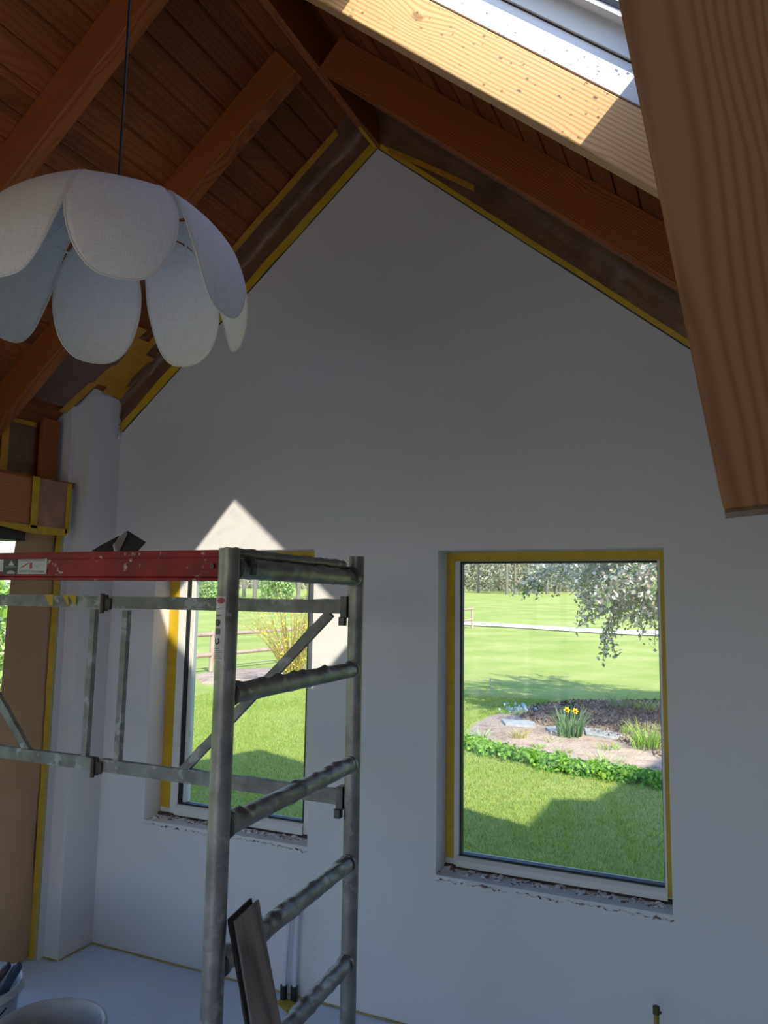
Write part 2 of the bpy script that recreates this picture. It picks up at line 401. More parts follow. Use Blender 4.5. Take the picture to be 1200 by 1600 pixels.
def rect_frame(m_, x0, x1, y0, y1, w_, o0, o1):
    roof_box(m_, x0, x1, y1-w_, y1, o0, o1); roof_box(m_, x0, x1, y0, y0+w_, o0, o1)
    roof_box(m_, x0, x0+w_, y0+w_, y1-w_, o0, o1); roof_box(m_, x1-w_, x1, y0+w_, y1-w_, o0, o1)
m_ = MB(); rect_frame(m_, SKX0+.01, SKX1-.01, SKY0+.01, SKY1-.01, .003, .281, .286); m_.build('gasket', RUST, sk)
m_ = MB(); rect_frame(m_, SKX0+.01, SKX1-.01, SKY0+.01, SKY1-.01, .012, .287, .42); m_.build('window_frame', WHITEF, sk, bevel=.002)
m_ = MB(); rect_frame(m_, SKX0+.028, SKX1-.028, SKY0+.028, SKY1-.028, .035, .355, .40); m_.build('sash', WHITEF, sk, bevel=.003)
m_ = MB(); rect_frame(m_, SKX0+.06, SKX1-.06, SKY0+.06, SKY1-.06, .006, .372, .39); m_.build('pane_seal', GASK, sk)
m_ = MB(); m_.add([rf(x, y, .38) for x, y in ((SKX0+.05, SKY0+.05), (SKX1-.05, SKY0+.05), (SKX1-.05, SKY1-.05), (SKX0+.05, SKY1-.05))], [(0, 1, 2, 3)]); m_.build('pane', GLASS, sk)

m_ = MB(); rr_ = random.Random(3)
for _ in range(650):
    x = rr_.uniform(SKX0+.07, SKX1-.07); y = rr_.uniform(SKY0+.07, SKY1-.07); q = rr_.uniform(.0009, .0025); c = rf(x, y, .384)
    for j in range(rr_.choice((1, 1, 2, 3))):
        c2 = c + Vector((.75, 0, -.65))*j*q*1.6; n = 7
        m_.add([c2 + Vector((q*.8*math.cos(t), q*math.sin(t), -q*.68*math.cos(t))) for t in np.linspace(0, 2*math.pi, n+1)[:-1]] + [c2+Vector((.3, 0, .36))*q*2], [(i, (i+1) % n, n) for i in range(n)], 0, True)
o = m_.build('raindrops', plain('dirty_water_drop', (.30, .28, .24), .2)); tag(o, 'scattered dirty water drops drying on the roof window pane', 'water drops', kind='stuff')

# --- the two gable windows
def gable_window(idx, X0, X1, Z0, Z1_, gx0, gx1, gz0, gz1, wt, bt):
    yf = 2.985
    r = empty('window_%d' % idx, ((X0+X1)/2, yf, Z0), kind='structure')
    def ring(m_, x0, x1, z0, z1, a, b_, y0, y1, bottom=True, zb_=None):
        m_.box((x0, y0, z0), (x0+a, y1, z1)); m_.box((x1-b_, y0, z0), (x1, y1, z1)); m_.box((x0+a, y0, z1-a), (x1-b_, y1, z1))
        if bottom: m_.box((x0+a, y0, z0), (x1-b_, y1, z0+(zb_ or a)))
    fo = MB(); ring(fo, X0-.03, X1+.03, Z0-.02, Z1_+.03, .075, .06, yf+.004, yf+.075, True, .05)
    fo.build('window_frame', WHITEF, r, bevel=.003)
    ta = MB(); ta.box((X0+.001, yf, Z0+.035), (X0+wt, yf+.0045, Z1_-.002)); ta.box((X1-.03, yf, Z0+.02), (X1-.002, yf+.0045, Z1_-.002)); ta.box((X0+wt, yf, Z1_-.036), (X1-.03, yf+.0045, Z1_-.002))
    ta.build('masking_tape', TAPE, r)
    sa = MB(); a = gx0-(X0+wt); 
    sa.box((X0+wt+.002, yf-.004, Z0+.012), (gx0-.004, yf+.05, Z1_-.038)); sa.box((gx1+.006, yf-.004, Z0+.012), (X1-.03, yf+.05, Z1_-.038))
    sa.box((gx0-.012, yf-.004, gz1+.006), (gx1+.006, yf+.05, Z1_-.038))
    sa.prism([(yf-.016, Z0+.010), (yf-.016, gz0-.022), (yf-.004, gz0-.009), (yf+.05, gz0-.004), (yf+.05, Z0+.010)], 0, gx0-.012, gx1+.006)
    sa.build('sash', WHITEF, r, bevel=.002)
    ga = MB(); ga.box((gx0-.004, yf+.002, gz0-.008), (gx0+bt, yf+.03, gz1+.006)); ga.box((gx1-.004, yf+.002, gz0-.012), (gx1+.006, yf+.03, gz1+.006))
    ga.box((gx0, yf+.002, gz1-.002), (gx1, yf+.03, gz1+.006)); ga.box((gx0, yf+.000, gz0-.006), (gx1, yf+.03, gz0))
    ga.build('gasket', GASK, r)
    if bt > .01:
        ia = MB(); ia.box((gx0+bt, yf+.012, gz0), (gx0+bt+.018, yf+.045, gz1)); ia.build('glazing_bead', WHITEF, r)
    pa = MB(); pa.box((gx0-.008, yf+.022, gz0-.01), (gx1+.004, yf+.026, gz1+.004)); pa.build('pane', GLASS, r)
    # broken-out sill under the sash
    def fn(u, v):
        x = X0-.004+(X1-X0+.008)*u; y = YW-.006+(yf-YW+.02)*v
        h = noise.noise(Vector((x*26, y*26, 3)))*.012 + noise.noise(Vector((x*80, y*80, 7)))*.009
        e = -.020*(1-v)**3
        return (x, y + noise.noise(Vector((x*30, 0, 1)))*.006*(1-v), Z0 + .004 + h + e - .004*v)
    si = MB(); si.grid(fn, 150, 16); nb = 150
    si.build('rough_sill', RUBBLE, r)
    sl_ = MB(); sl_.box((X0, yf-.012, Z0-.01), (X1, yf+.02, Z0+.012)); sl_.build('sill_slot', RUST, r)
    return r
gable_window(1, *RW, -.988, -.228, .618, 1.758, .034, .003)
gable_window(2, *LW, -2.368, -1.70, .650, 1.765, .058, .014)

# --- rafters and ridge board
RG = 'ceiling rafters'
def rafter(y0, y1, x0, x1, mat, label, name='rafter', bottom=ZB, grp=RG):
    """cross-section y0..y1, hangs from the boards to the underside plane"""
    side = 1 if x1 > RX else -1
    hp = (ZC - bottom)/math.sqrt(1+SL*SL)        # perpendicular depth
    nrm = Vector((SL*side, 0, 1)).normalized()
    a = Vector((x0, (y0+y1)/2, zp(x0, bottom))) + nrm*hp/2; b = Vector((x1, (y0+y1)/2, zp(x1, bottom))) + nrm*hp/2
    r = timber(name, a, b, y1-y0, hp, nrm, mat)
    return tag(r, label, 'rafter', grp)
rafter(1.645, 1.705, -1.40, -2.88, RAFT_SHADED, 'dark orange rafter crossing behind the lamp cable on the left roof slope')
rafter(2.245, 2.305, -1.40, -2.88, RAFT_SHADED, 'left slope rafter coming down behind the petals to the brown film')
rafter(2.312, 2.368, -1.335, .93, RAFT_SHADED, 'deep dark red rafter on the right slope next to the gable wall')
rafter(1.750, 1.800, -1.335, .93, RAFT_SUNLIT, 'sunlit rafter coloured pale for the sun, with knots beside the white roof window')
rb = MB(); rb.box((0, -.015, -.11), (6.3, .015, .11)); m4 = Matrix.Rotation(math.radians(90), 4, 'Z'); m4.translation = Vector((RX, YB, ZB+.10))
tag(rb.build('ridge_board', RAFT_SHADED, None, m4), 'narrow ridge board running along the peak of the wooden ceiling', 'ridge board')

# --- big timber close to the camera
nB = Vector((0, SL, 1)).normalized()                     # perpendicular to a roof slope that falls away from the camera
pe = EYE + ray(1130, 799)*1.2; pt_ = EYE + ray(965, 0)*.787
d_ = (pt_-pe).normalized(); side_ = d_.cross(nB).normalized()
if side_.x < 0: side_ = -side_
nb_ = side_.cross(d_); nb_ = nb_ if nb_.z > 0 else -nb_
top_ = pe + d_*1.28
bw, bh = .30, .16
def trap():
    # horizontal cut at the foot
    m, Lg = frame_mat(pe, top_, nb_)
    mi_ = m.inverted()
    V = []
    for s in (0, bw):
        V.append(pe + side_*s); 
        t = bh*nb_
        q = pe + side_*s + t; k = (q.z-pe.z)/d_.z; V.append(q - d_*k*.0)
        V.append(top_ + side_*s); V.append(top_ + side_*s + t)
    V = [mi_ @ v for v in V]
    mb = MB(); mb.add(V, [(0, 1, 3, 2), (4, 6, 7, 5), (0, 4, 5, 1), (2, 3, 7, 6), (0, 2, 6, 4), (1, 5, 7, 3)])
    return mb, m
mb, m = trap()
bt_ = empty('roof_timber', pe, 'wide close timber hanging down at the right edge, with bold grain and knots', 'roof timber')
mb.build('beam', BIGW, bt_, m, bevel=.006)
cr = MB(); q0 = pe + side_*.066 - nb_*.0008; q1 = q0 + d_*.05 + side_*.004
cr.bar(q0, q1, .003, .004, nb_); cr.build('shrinkage_crack', BLACK, bt_)
pb = MB(); zt = pe.z
f0 = pe - nb_*.001
pb.bar(pe + side_*.002 - d_*.007 + nb_*.012, pe + side_*.30 - d_*.007 + nb_*.012, .012, .03, nb_)
pb.build('end_board', plain('dusty_end_board', (.20, .135, .095), .85, var=.25, scale=30), bt_)

# --- lintel timber over the glazing, closing boards, blind box
lt = empty('lintel_beam', (-2.80, 2.0, 1.9), 'orange timber lintel over the left glazing, its end wrapped in film', 'beam')
timber('beam', (-2.84, -2.6, 2.008), (-2.84, 2.635, 2.008), .10, .215, (0, 0, 1), LINT, lt)
def film(u, v):
    y = 2.425 + u*.185; z = 1.897 + v*.222
    return (-2.785 + .004*noise.noise(Vector((y*22, z*22, 0))) + .003*noise.noise(Vector((y*60, z*50, 4))), y, z)
fm = MB(); fm.grid(film, 24, 24); fm.build('masking_film', PLAST_L, lt)
tp = MB(); tp.box((-2.783, 2.405, 1.893), (-2.779, 2.44, 2.12)); tp.box((-2.783, 2.598, 1.885), (-2.779, 2.622, 2.118))
tp.add([(-2.779, 2.15, 1.905), (-2.779, 2.61, 1.905), (-2.779, 2.61, 1.872), (-2.779, 2.42, 1.868), (-2.779, 2.15, 1.898)], [(0, 1, 2, 3, 4)])
tp.build('masking_tape', TAPE, lt)
bb = MB(); bb.box((-2.96, -2.6, 2.10), (-2.92, 2.66, 2.52)); 
tag(bb.build('trim_1', BOARD), kind='structure')
bl = MB(); bl.box((-2.93, -2.6, 2.1), (-2.80, 2.66, 2.128)); tag(bl.build('trim_2', RAFT_SHADED), kind='structure')
# upright board and darker box between the rafter feet
tag(timber('nailing_board', (-2.875, 2.56, 2.12), (-2.875, 2.56, 2.42), .02, .10, (0, 1, 0), RAFT_SHADED), 'upright reddish board standing on the lintel beside the pillar', 'board')
m_ = MB(); m_.box((-2.91, 2.36, 2.13), (-2.90, 2.50, 2.38)); o_ = m_.build('film_patch', PLASTIC)
tag(o_, 'square of dark brown film taped over the gap above the lintel', 'masking film')
m_ = MB(); m_.box((-2.9, 2.325, 2.13), (-2.896, 2.36, 2.40)); m_.box((-2.9, 2.36, 2.372), (-2.896, 2.5, 2.392)); m_.build('masking_tape', TAPE_DARK, o_)

# left glazing
dr = empty('door_1', (-2.9, 1.0, 0), kind='structure')
m_ = MB()
for y0, y1 in ((2.56, 2.66), (.85, .93), (-1.0, -.92), (-2.62, -2.55)): m_.box((-2.94, y0, 0), (-2.88, y1, 1.9))
m_.box((-2.94, -2.6, 0), (-2.88, 2.6, .06)); m_.build('door_frame', WHITEF, dr)
m_ = MB(); m_.box((-2.935, -2.6, 1.835), (-2.80, 2.40, 1.897)); m_.build('blind_box', BLACK, dr)
m_ = MB(); m_.box((-2.912, -2.6, .05), (-2.908, 2.6, 1.85)); m_.build('pane', GLASS, dr)
# kraft paper taped to the frame
def edgeY(z):       # free vertical edge of the paper, slightly wavy
    return 2.375 - .01*math.sin(z*3.1) + .035*max(0, z-1.25)*.3 - .02*(1.9-z)*.4 + (.03 if z > 1.75 else 0)*(z-1.75)*4
def pap(u, v):
    z = .02 + 1.87*v; y = edgeY(z)*(1-u) + 2.625*u
    bulge = .055*math.sin(math.pi*u**.65)*(.6+.5*math.sin(3*z+.5)) + .01*noise.noise(Vector((y*5, z*3, 0)))
    return (-2.855 + bulge, y, z)
kp = MB(); kp.grid(pap, 20, 60)
ko = kp.build('masking_paper', KRAFT); tag(ko, 'tall strip of brown kraft paper taped beside the white pillar', 'masking paper')
def kt(u, v):
    z = .01 + 1.88*v; wv = .026 + .010*noise.noise(Vector((0, 0, z*7))); y = 2.642 - (wv+.004)*u
    return (-2.826-.020*u, y, z)
kk = MB(); kk.grid(kt, 2, 60); kk.build('masking_tape', TAPE, ko)
kk = MB(); P = on(3, 1302, 0, -2.82); kk.grid(lambda u, v: (-2.822+.001*u, P.y-.012+.03*u, P.z-.016+.03*v), 2, 2); kk.build('masking_tape', TAPE, ko)
kk = MB(); kk.box((-2.834, 2.632, 0), (-2.829, 2.6415, 1.9)); tag(kk.build('trim_3', WALL_ROUGH), kind='structure')

# --- brown film with tape along the roof edges
def film_sheet(label, side, x0, x1, ya, oa, yb, ob, nu=60, amp=.006):
    def fn(u, v):
        x = x0 + (x1-x0)*u
        k1 = min(1, v/.55); k2 = max(0, (v-.45)/.55)
        y = ya + (yb-ya)*(.10*k1+.90*k2**1.2); o = oa + (ob-oa)*(.93*k1+.07*k2)
        w_ = noise.noise(Vector((x*7+v*3, v*2.5, side*3)))*amp*2 + noise.noise(Vector((x*22, v*6+x*9, 5)))*amp
        k = math.sin(math.pi*min(1, max(0, v)))
        return (x, y - w_*k, zp(x, ZB) + o - w_*k - .010*k)
    m_ = MB(); m_.grid(fn, nu, 12); ob_ = m_.build('masking_film', PLASTIC); tag(ob_, label, 'masking film'); return ob_, fn
def tape_edge(ob_, fn, v0, v1, u0, u1, mat=TAPE, off=(0, -.004, -.004), nu=50, wob=.15):
    def f2(u, v):
        uu = u0+(u1-u0)*u
        vv = v0+(v1-v0)*v + wob*(v1-v0)*noise.noise(Vector((uu*9, v*3, 2)))
        p = Vector(fn(uu, vv)); return p + Vector(off)
    m_ = MB(); m_.grid(f2, nu, 3); m_.build('masking_tape', mat, ob_)
fs, fn = film_sheet('wrinkled brown film taped along the left slope edge of the gable wall', -1, -1.36, -2.737, 2.875, 0, 2.752, .176)
tape_edge(fs, fn, 0.0, .19, 0, 1); tape_edge(fs, fn, .86, 1.0, .10, .985, TAPE_DARK)
m_ = MB(); m_.grid(lambda u, v: (RX-.012-.001*v+.03*v, 2.87-.17*u, zp(RX, ZB)-.012+.004*v), 8, 2); m_.build('masking_tape', TAPE, fs)
fs, fn = film_sheet('brown film taped along the right slope edge of the gable wall', 1, -1.345, .9, 2.875, .002, 2.60, .17, amp=.008)
tape_edge(fs, fn, 0, .10, 0, 1)
def loose(u, v):
    a = on(606, 234, 1, 2.86); b = on(741, 290, 1, 2.72)
    return a.lerp(b, u) + Vector((0, 0, .027*(v-.5)-.012*u)) + Vector((0, -.01*math.sin(3*u), 0))
m_ = MB(); m_.grid(loose, 20, 3); m_.build('masking_tape', TAPE_DARK, fs)
# dark bar painted for the thin shadow line where film meets plaster
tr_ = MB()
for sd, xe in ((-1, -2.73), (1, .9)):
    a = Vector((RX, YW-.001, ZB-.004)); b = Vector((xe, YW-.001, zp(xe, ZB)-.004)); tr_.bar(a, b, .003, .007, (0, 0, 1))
tag(tr_.build('trim_shadow_line', plain('shadow_line_dark', (.06, .075, .07), .9)), kind='structure')
# film on the boards between the second rafter and the pillar
def cf(u, v):
    x = -2.46-.38*u; y = 2.315+.40*v-.06*u*v
    return (x, y, zp(x, ZC)-.016-.018*math.sin(math.pi*v)*math.sin(math.pi*u) + .006*noise.noise(Vector((x*14, y*14, 1))))
m_ = MB(); m_.grid(cf, 16, 16); fo_ = m_.build('masking_film', PLAST_L.copy()); tag(fo_, 'brown film taped on the ceiling boards above the white pillar', 'masking film')
fo_.data.materials[0] = plain('dull_brown_film', (.20, .11, .075), .45, var=.15, scale=6, bump=.5, bscale=12)
m_ = MB()
def patch(x0, x1, y0, y1, sk_=0):
    m_.grid(lambda u, v: (x0+(x1-x0)*u, y0+(y1-y0)*v+sk_*u, zp(x0+(x1-x0)*u, ZC)-.022-.003*noise.noise(Vector((u*5, v*5, x0*9)))), 4, 4)
patch(-2.47, -2.70, 2.64, 2.76); patch(-2.52, -2.73, 2.715, 2.84, .01); patch(-2.43, -2.50, 2.58, 2.68, -.02)
patch(-2.52, -2.55, 2.29, 2.37); patch(-2.66, -2.69, 2.29, 2.37); patch(-2.76, -2.79, 2.29, 2.36); patch(-2.70, -2.86, 2.62, 2.665, -.03)
m_.build('masking_tape', TAPE_DARK, fo_)
# ragged plaster edge at the pillar head
def rag(u, v):
    z = 2.37+.17*u; return (-2.735+.012*v+.006*noise.noise(Vector((z*40, v, 0))), 2.862-.02*v-.012*noise.noise(Vector((z*30, v*3, 4))), z)
m_ = MB(); m_.grid(rag, 20, 4); tag(m_.build('trim_5', RUBBLE), kind='structure')
# thin yellow line of tape left along the foot of the walls
m_ = MB()
def skirt(p0, p1, nrm, n_=60):
    p0 = Vector(p0); p1 = Vector(p1)
    m_.grid(lambda u, v: p0.lerp(p1, u) + Vector(nrm)*(.002+.009*v*(1+noise.noise(Vector((u*40, 0, p0.x*3))))) + Vector((0, 0, .002+.004*(1-v))), n_, 2)
skirt((XL, YW, 0), (XR, YW, 0), (0, -1, 0), 120); skirt((XL, YW, 0), (XL, 2.675, 0), (1, 0, 0)); skirt((XL, 2.675, 0), (-2.83, 2.675, 0), (0, -1, 0), 10)
tag(m_.build('baseboard_back', plain('faded_yellow_tape', (.44, .36, .12), .8, var=.3, scale=30)), kind='structure')

# ================================================================= SCAFFOLD  (scaled about a folding room tower)
K = .86
def sc(x, y, z): return Vector((x*K, y*K, 1.6+(z-1.6)*K))
TR = .0215
FP = (-1.062*K, 1.485*K); BP = (-1.105*K, 2.25*K)
def lump(amp, seedv=0):
    def f(p, d, r):
        q = p*1.0 + d*r
        a = noise.noise(Vector((q.x*38+seedv, q.y*38, q.z*38)))
        return r + amp*max(0, a-.05)*(.35+max(0, d.z))*2
    return f
def straight(a, b, step=.012): 
    a = Vector(a); b = Vector(b); n = max(2, int((b-a).length/step)); return [a.lerp(b, i/n) for i in range(n+1)]
def end_frame(fp, bp_, label, detail=True):
    r = empty('scaffold_ladder', (fp[0], (fp[1]+bp_[1])/2, 0), label, 'scaffold ladder', 'scaffold end ladders')
    for (x, y), zt_ in ((fp, sc(0, 0, 1.716).z), (bp_, sc(0, 0, 1.742).z)):
        m_ = MB(); m_.tube(straight((x, y, .04), (x, y, zt_), .03), TR, 24, caps=False)
        m_.tube([(x, y, zt_-.02), (x, y, zt_)], TR-.003, 20, caps=False); m_.tube([(x, y, zt_-.021), (x, y, zt_-.02)], TR-.002, 20)
        po = m_.build('post', ALU, r)
        m_ = MB(); m_.tube([(x, y, .0), (x, y, .05)], .027, 18); m_.build('rubber_foot', BLACK, po)
    a = Vector((fp[0], fp[1], 0)); b = Vector((bp_[0], bp_[1], 0))
    for i, z in enumerate((1.670, 1.378, 1.082, .785, .490, .195)):
        zz = sc(0, 0, z).z; d = (b-a).normalized()
        m_ = MB(); m_.tube(straight(a+d*.015+Vector((0, 0, zz)), b-d*.015+Vector((0, 0, zz)), .01), .0205, 22, rf=lump(.0045, i*3.3))
        ru = m_.build('rung', ALU, r)
        for e in (a+d*.023, b-d*.023):
            m_ = MB(); m_.tube([e+Vector((0, 0, zz))-d*.004, e+Vector((0, 0, zz))+d*.004], .0245, 20)
            m_.build('weld_collar', ALU, ru)
    return r
fr1 = end_frame(FP, BP, 'grey aluminium ladder frame with six rungs standing in front of the window')
LX = 2*(-2.17*K) - BP[0] + .0
LX = -2.70
fr2 = end_frame((LX, FP[1]), (LX, BP[1]), 'far left ladder frame of the scaffold, just outside the picture')
# warning sticker on the front post
def on_post(a, dz, r=TR+.0008): return Vector((FP[0]+r*math.cos(a), FP[1]+r*math.sin(a), dz))
zs1, zs0 = sc(0, 0, 1.604).z, sc(0, 0, 1.458).z
ac = math.atan2(-FP[1], -FP[0])            # towards the camera
aL, aR = ac-1.5, ac-.16
def stick(u0, u1, z0, z1, r=TR+.0008, m_=None):
    m_ = m_ or MB(); return m_.grid(lambda u, v: on_post(aL+(aR-aL)*(u0+(u1-u0)*u), z0+(z1-z0)*v, r), 10, 2)
STW = plain('sticker_paper', (.60, .52, .48), .5); STR = plain('sticker_red', (.36, .05, .06), .5); STK = plain('sticker_black', (.02, .02, .02), .5); STG = plain('sticker_olive', (.13, .14, .07), .5)
stk = stick(0, 1, zs0, zs1).build('warning_sticker', STW, [c for c in SC.objects if c.parent == fr1 and c.name.startswith('post')][0])
def disc(uc, z, ru, rz, m_, r0=0, a0=0, a1=2*math.pi, r=TR+.0014):
    n = 20; V = []; F = []
    for i in range(n+1):
        a = a0+(a1-a0)*i/n
        for k in (r0, 1): V.append(on_post(aL+(aR-aL)*(uc+ru*k*math.cos(a)), z+rz*k*math.sin(a), r))
    m_.add(V, [(2*i, 2*i+1, 2*i+3, 2*i+2) for i in range(n)])
H = zs1-zs0
m_ = MB(); disc(.62, zs0+.93*H, .32, .006, m_); m_.build('red_emblem', STR, stk)
m_ = MB(); disc(.42, zs0+.585*H, .26, .0068, m_, .45); m_.grid(lambda u, v: on_post(aL+(aR-aL)*(.35+.22*u), zs0+.57*H+.004*v, TR+.0014), 2, 2)
disc(.42, zs0+.30*H, .26, .0068, m_, .55, math.radians(130), math.radians(420))
for zf, a, b_ in ((.795, .25, .92), (.70, .1, .75), (.68, .2, .6)): m_.grid(lambda u, v, zf=zf, a=a, b_=b_: on_post(aL+(aR-aL)*(a+(b_-a)*u), zs0+zf*H+.0014*v, TR+.0014), 6, 1)
for i in range(6): m_.grid(lambda u, v, i=i: on_post(aL+(aR-aL)*(.15+(.55+.1*(i % 3))*u), zs0+(.18-.03*i)*H+.0008*v, TR+.0014), 6, 1)
m_.build('print', STK, stk)
m_ = MB(); m_.grid(lambda u, v: on_post(aL+(aR-aL)*(.2+.5*u), zs0+.40*H+.012*v, TR+.0014), 6, 1); m_.build('colour_square', STG, stk)

# guard rail on the far side
gr = empty('guard_rail', (-2.17*K, BP[1], sc(0, 0, .97).z), 'folding grey guard rail with two long rails and slanting braces behind the scaffold', 'guard rail')
yR = BP[1]+.002
HX = -2.165*K
def crust(mb_, a, b, h_, t_w, seedv):
    """rectangular rail whose top edge carries lumps of plaster"""
    a = Vector(a); b = Vector(b); n = max(8, int((b-a).length/.012)); up = (b-a).normalized().cross(Vector((0, 1, 0))); up = up if up.z > 0 else -up
    V = []
    for i in range(n+1):
        p = a.lerp(b, i/n); k = max(0, noise.noise(Vector((i*.11, seedv, 0))))*.006 + max(0, noise.noise(Vector((i*.37, seedv, 5))))*.003
        for sy, sz in ((-1, -1), (1, -1), (1, 1), (-1, 1)): V.append(p + Vector((0, sy*t_w/2, 0)) + up*(sz*h_/2 + (k if sz > 0 else 0)))
    F = [(4*i+j, 4*i+(j+1) % 4, 4*i+4+(j+1) % 4, 4*i+4+j) for i in range(n) for j in range(4)] + [(3, 2, 1, 0), (4*n, 4*n+1, 4*n+2, 4*n+3)]
    mb_.add(V, F)
for z, x0, sd in ((1.577, -1.15, 1), (.975, -1.15, 9)):
    zz = sc(0, 0, z).z
    for xa, xb in ((-1.15*K, HX+.01), (HX-.01, LX+.03)):
        m_ = MB(); crust(m_, (xa, yR, zz), (xb, yR, zz), .038, .022, sd+xa); m_.build('rail', ALU2, gr)
    m_ = MB(); m_.box((HX-.013, yR-.020, zz-.030), (HX+.013, yR-.010, zz+.024)); m_.tube([(HX, yR-.024, zz-.036), (HX, yR-.024, zz+.028)], .007, 10); m_.box((HX+.012, yR-.02, zz-.024), (HX+.03, yR-.012, zz+.012))
    m_.build('hinge', plain('rusty_hinge', (.10, .075, .06), .6, metal=.4, var=.4, scale=40), gr, bevel=.001)
    m_ = MB(); cx = -1.142*K; m_.box((cx-.010, yR-.018, zz-.030), (cx+.010, yR+.018, zz+.030)); m_.box((cx-.012, yR-.024, zz-.052), (cx+.006, yR-.004, zz-.028)); m_.tube([(cx+.010, yR, zz-.02), (cx+.010, yR, zz+.034)], .005, 8)
    m_.build('clamp', plain('steel_clamp', (.12, .115, .11), .45, metal=.7, var=.3, scale=30), gr, bevel=.0015)
for xv in (-2.232, -2.072):
    m_ = MB(); crust(m_, (xv*K+.004, yR, sc(0, 0, 1.56).z-.01), (xv*K, yR, sc(0, 0, 1.0).z-.01), .021, .018, xv); m_.build('upright_bar', ALU2, gr)
for a, b in (((-1.20, 1.555), (-1.775, .99)), ((-3.13, 1.555), (-2.53, .99))):
    m_ = MB(); crust(m_, (a[0]*K, yR+.001, sc(0, 0, a[1]).z), (b[0]*K, yR+.001, sc(0, 0, b[1]).z), .026, .016, a[0]) if a[0] > -2 else crust(m_, (LX+.05, yR+.001, sc(0, 0, a[1]).z), (b[0]*K, yR+.001, sc(0, 0, b[1]).z), .026, .016, 3)
    m_.build('diagonal_brace', ALU2, gr)
m_ = MB()
for x0, x1 in ((70, 83), (97, 106), (106, 119)):
    a = on(x0, 929, 1, yR-.013); b = on(x1, 929, 1, yR-.013); c = on((x0+x1)/2+5, 946, 1, yR-.013)
    m_.add([a, b, c + Vector((.004, 0, 0)), c - Vector((.012 if x0 == 70 else .002, 0, 0))], [(0, 1, 2, 3)])
m_.build('tape_scraps', TAPE, gr)

# platform with red side beams, hooked over the top rungs
yP0 = FP[1]+TR+.006; yP1 = BP[1]-TR-.02
pf = empty('scaffold_platform', (-1.8, 1.6, 1.64), 'scaffold deck with scratched red side beam and company labels', 'platform')
zt0, zt1 = on(200, 861, 1, yP0).z, on(200, 907, 1, yP0).z
xa, xb = FP[0]-.012, LX+.03
m_ = MB()
prof = [(yP0, zt1), (yP0, zt1+.006), (yP0+.004, zt1+.009), (yP0+.004, zt0-.018), (yP0, zt0-.014), (yP0, zt0), (yP0+.028, zt0), (yP0+.028, zt1)]
m_.prism(prof, 0, xb, xa); m_.build('side_beam', REDP, pf, bevel=.001)
m_ = MB(); m_.box((xb, yP1-.025, zt1+.024), (xa-.09, yP1, zt0)); m_.build('side_beam', REDP, pf)
m_ = MB(); m_.box((xb, yP0+.028, zt1+.030), (xa-.07, yP1-.025, zt0-.006)); m_.build('deck_board', PLY, pf)
m_ = MB(); m_.tube([(xa-.05, yP0-.002, (zt0+zt1)/2-.002), (xa-.05, yP0+.004, (zt0+zt1)/2-.002)], .0055, 14); m_.build('rivet', plain('dull_rivet', (.12, .08, .07), .5, metal=.5), pf)
zr = sc(0, 0, 1.670).z
m_ = MB(); m_.tube(straight((FP[0]-.035, yP0+.01, zr+.034), (FP[0]-.044, yP1-.03, zr+.034), .012), .012, 14, rf=lump(.003, 5)); m_.build('end_bar', ALU, pf)
for yh in (yP0+.022, yP1-.012):
    xc = FP[0] + (BP[0]-FP[0])*(yh-FP[1])/(BP[1]-FP[1])
    m_ = MB(); arc = [(xc+.029*math.cos(a), zr+.027*math.sin(a)) for a in np.linspace(math.radians(-25), math.radians(165), 18)]
    for (x0, z0), (x1, z1) in zip(arc[:-1], arc[1:]): m_.bar((x0, yh, z0), (x1, yh, z1), .014, .008, (0, 1, 0)) if False else m_.bar((x0, yh, z0), (x1, yh, z1), .008, .014, (0, 1, 0))
    m_.build('hook', plain('dark_steel_hook', (.10, .10, .10), .4, metal=.7), pf)
# labels on the red beam
def panel(x0, x1, z0, z1, y): return MB().box((x0, y-.0008, z0), (x1, y, z1))
yl = yP0+.0035
def pz(x, y): return on(x, y, 1, yl)
LBW = plain('label_paper', (.50, .49, .43), .5); LBT = plain('label_teal_ink', (.03, .10, .10), .5); LBR = plain('label_red_ink', (.38, .015, .02), .5); LBK = plain('label_black', (.03, .032, .03), .5); LBG = plain('label_grey_ink', (.38, .38, .35), .5)
a, b = pz(29, 871), pz(73, 897)
lab = panel(a.x, b.x, b.z, a.z, yl-.001).build('company_label', LBW, pf)
def text(name, s, x, z, size, mat, parent, y, stretch=1.0):
    cu = bpy.data.curves.new(name, 'FONT'); cu.body = s; cu.size = size; cu.resolution_u = 3
    o = bpy.data.objects.new(name, cu); COL.objects.link(o)
    dg = bpy.context.evaluated_depsgraph_get(); me = bpy.data.meshes.new_from_object(o.evaluated_get(dg))
    bpy.data.objects.remove(o)
    m = Matrix.Translation((x, y, z)) @ Matrix.Rotation(math.radians(90), 4, 'X') @ Matrix.Diagonal((stretch, 1, 1, 1))
    me.transform(m); me.materials.clear(); return link(name, me, mat, parent)
def fit_text(name, s, x0, x1, z, size, mat, parent, y):
    o = text(name, s, 0, 0, size, mat, parent, y); me = o.data
    xs_ = [v.co.x for v in me.vertices]; w0 = max(xs_)-min(xs_); mn = min(xs_)
    for v in me.vertices: v.co.x = x0 + (v.co.x-mn)*(x1-x0)/w0; v.co.z += z
    me.update()
    o.matrix_basis = wm(parent).inverted() if parent else Matrix.Identity(4)
    return o
lw = b.x-a.x; lh = a.z-b.z; ty = yl-.0022
fit_text('label_print', 'Stukkateurbetrieb', a.x+.07*lw, b.x-.06*lw, b.z+.76*lh, lh*.21, LBT, lab, ty)
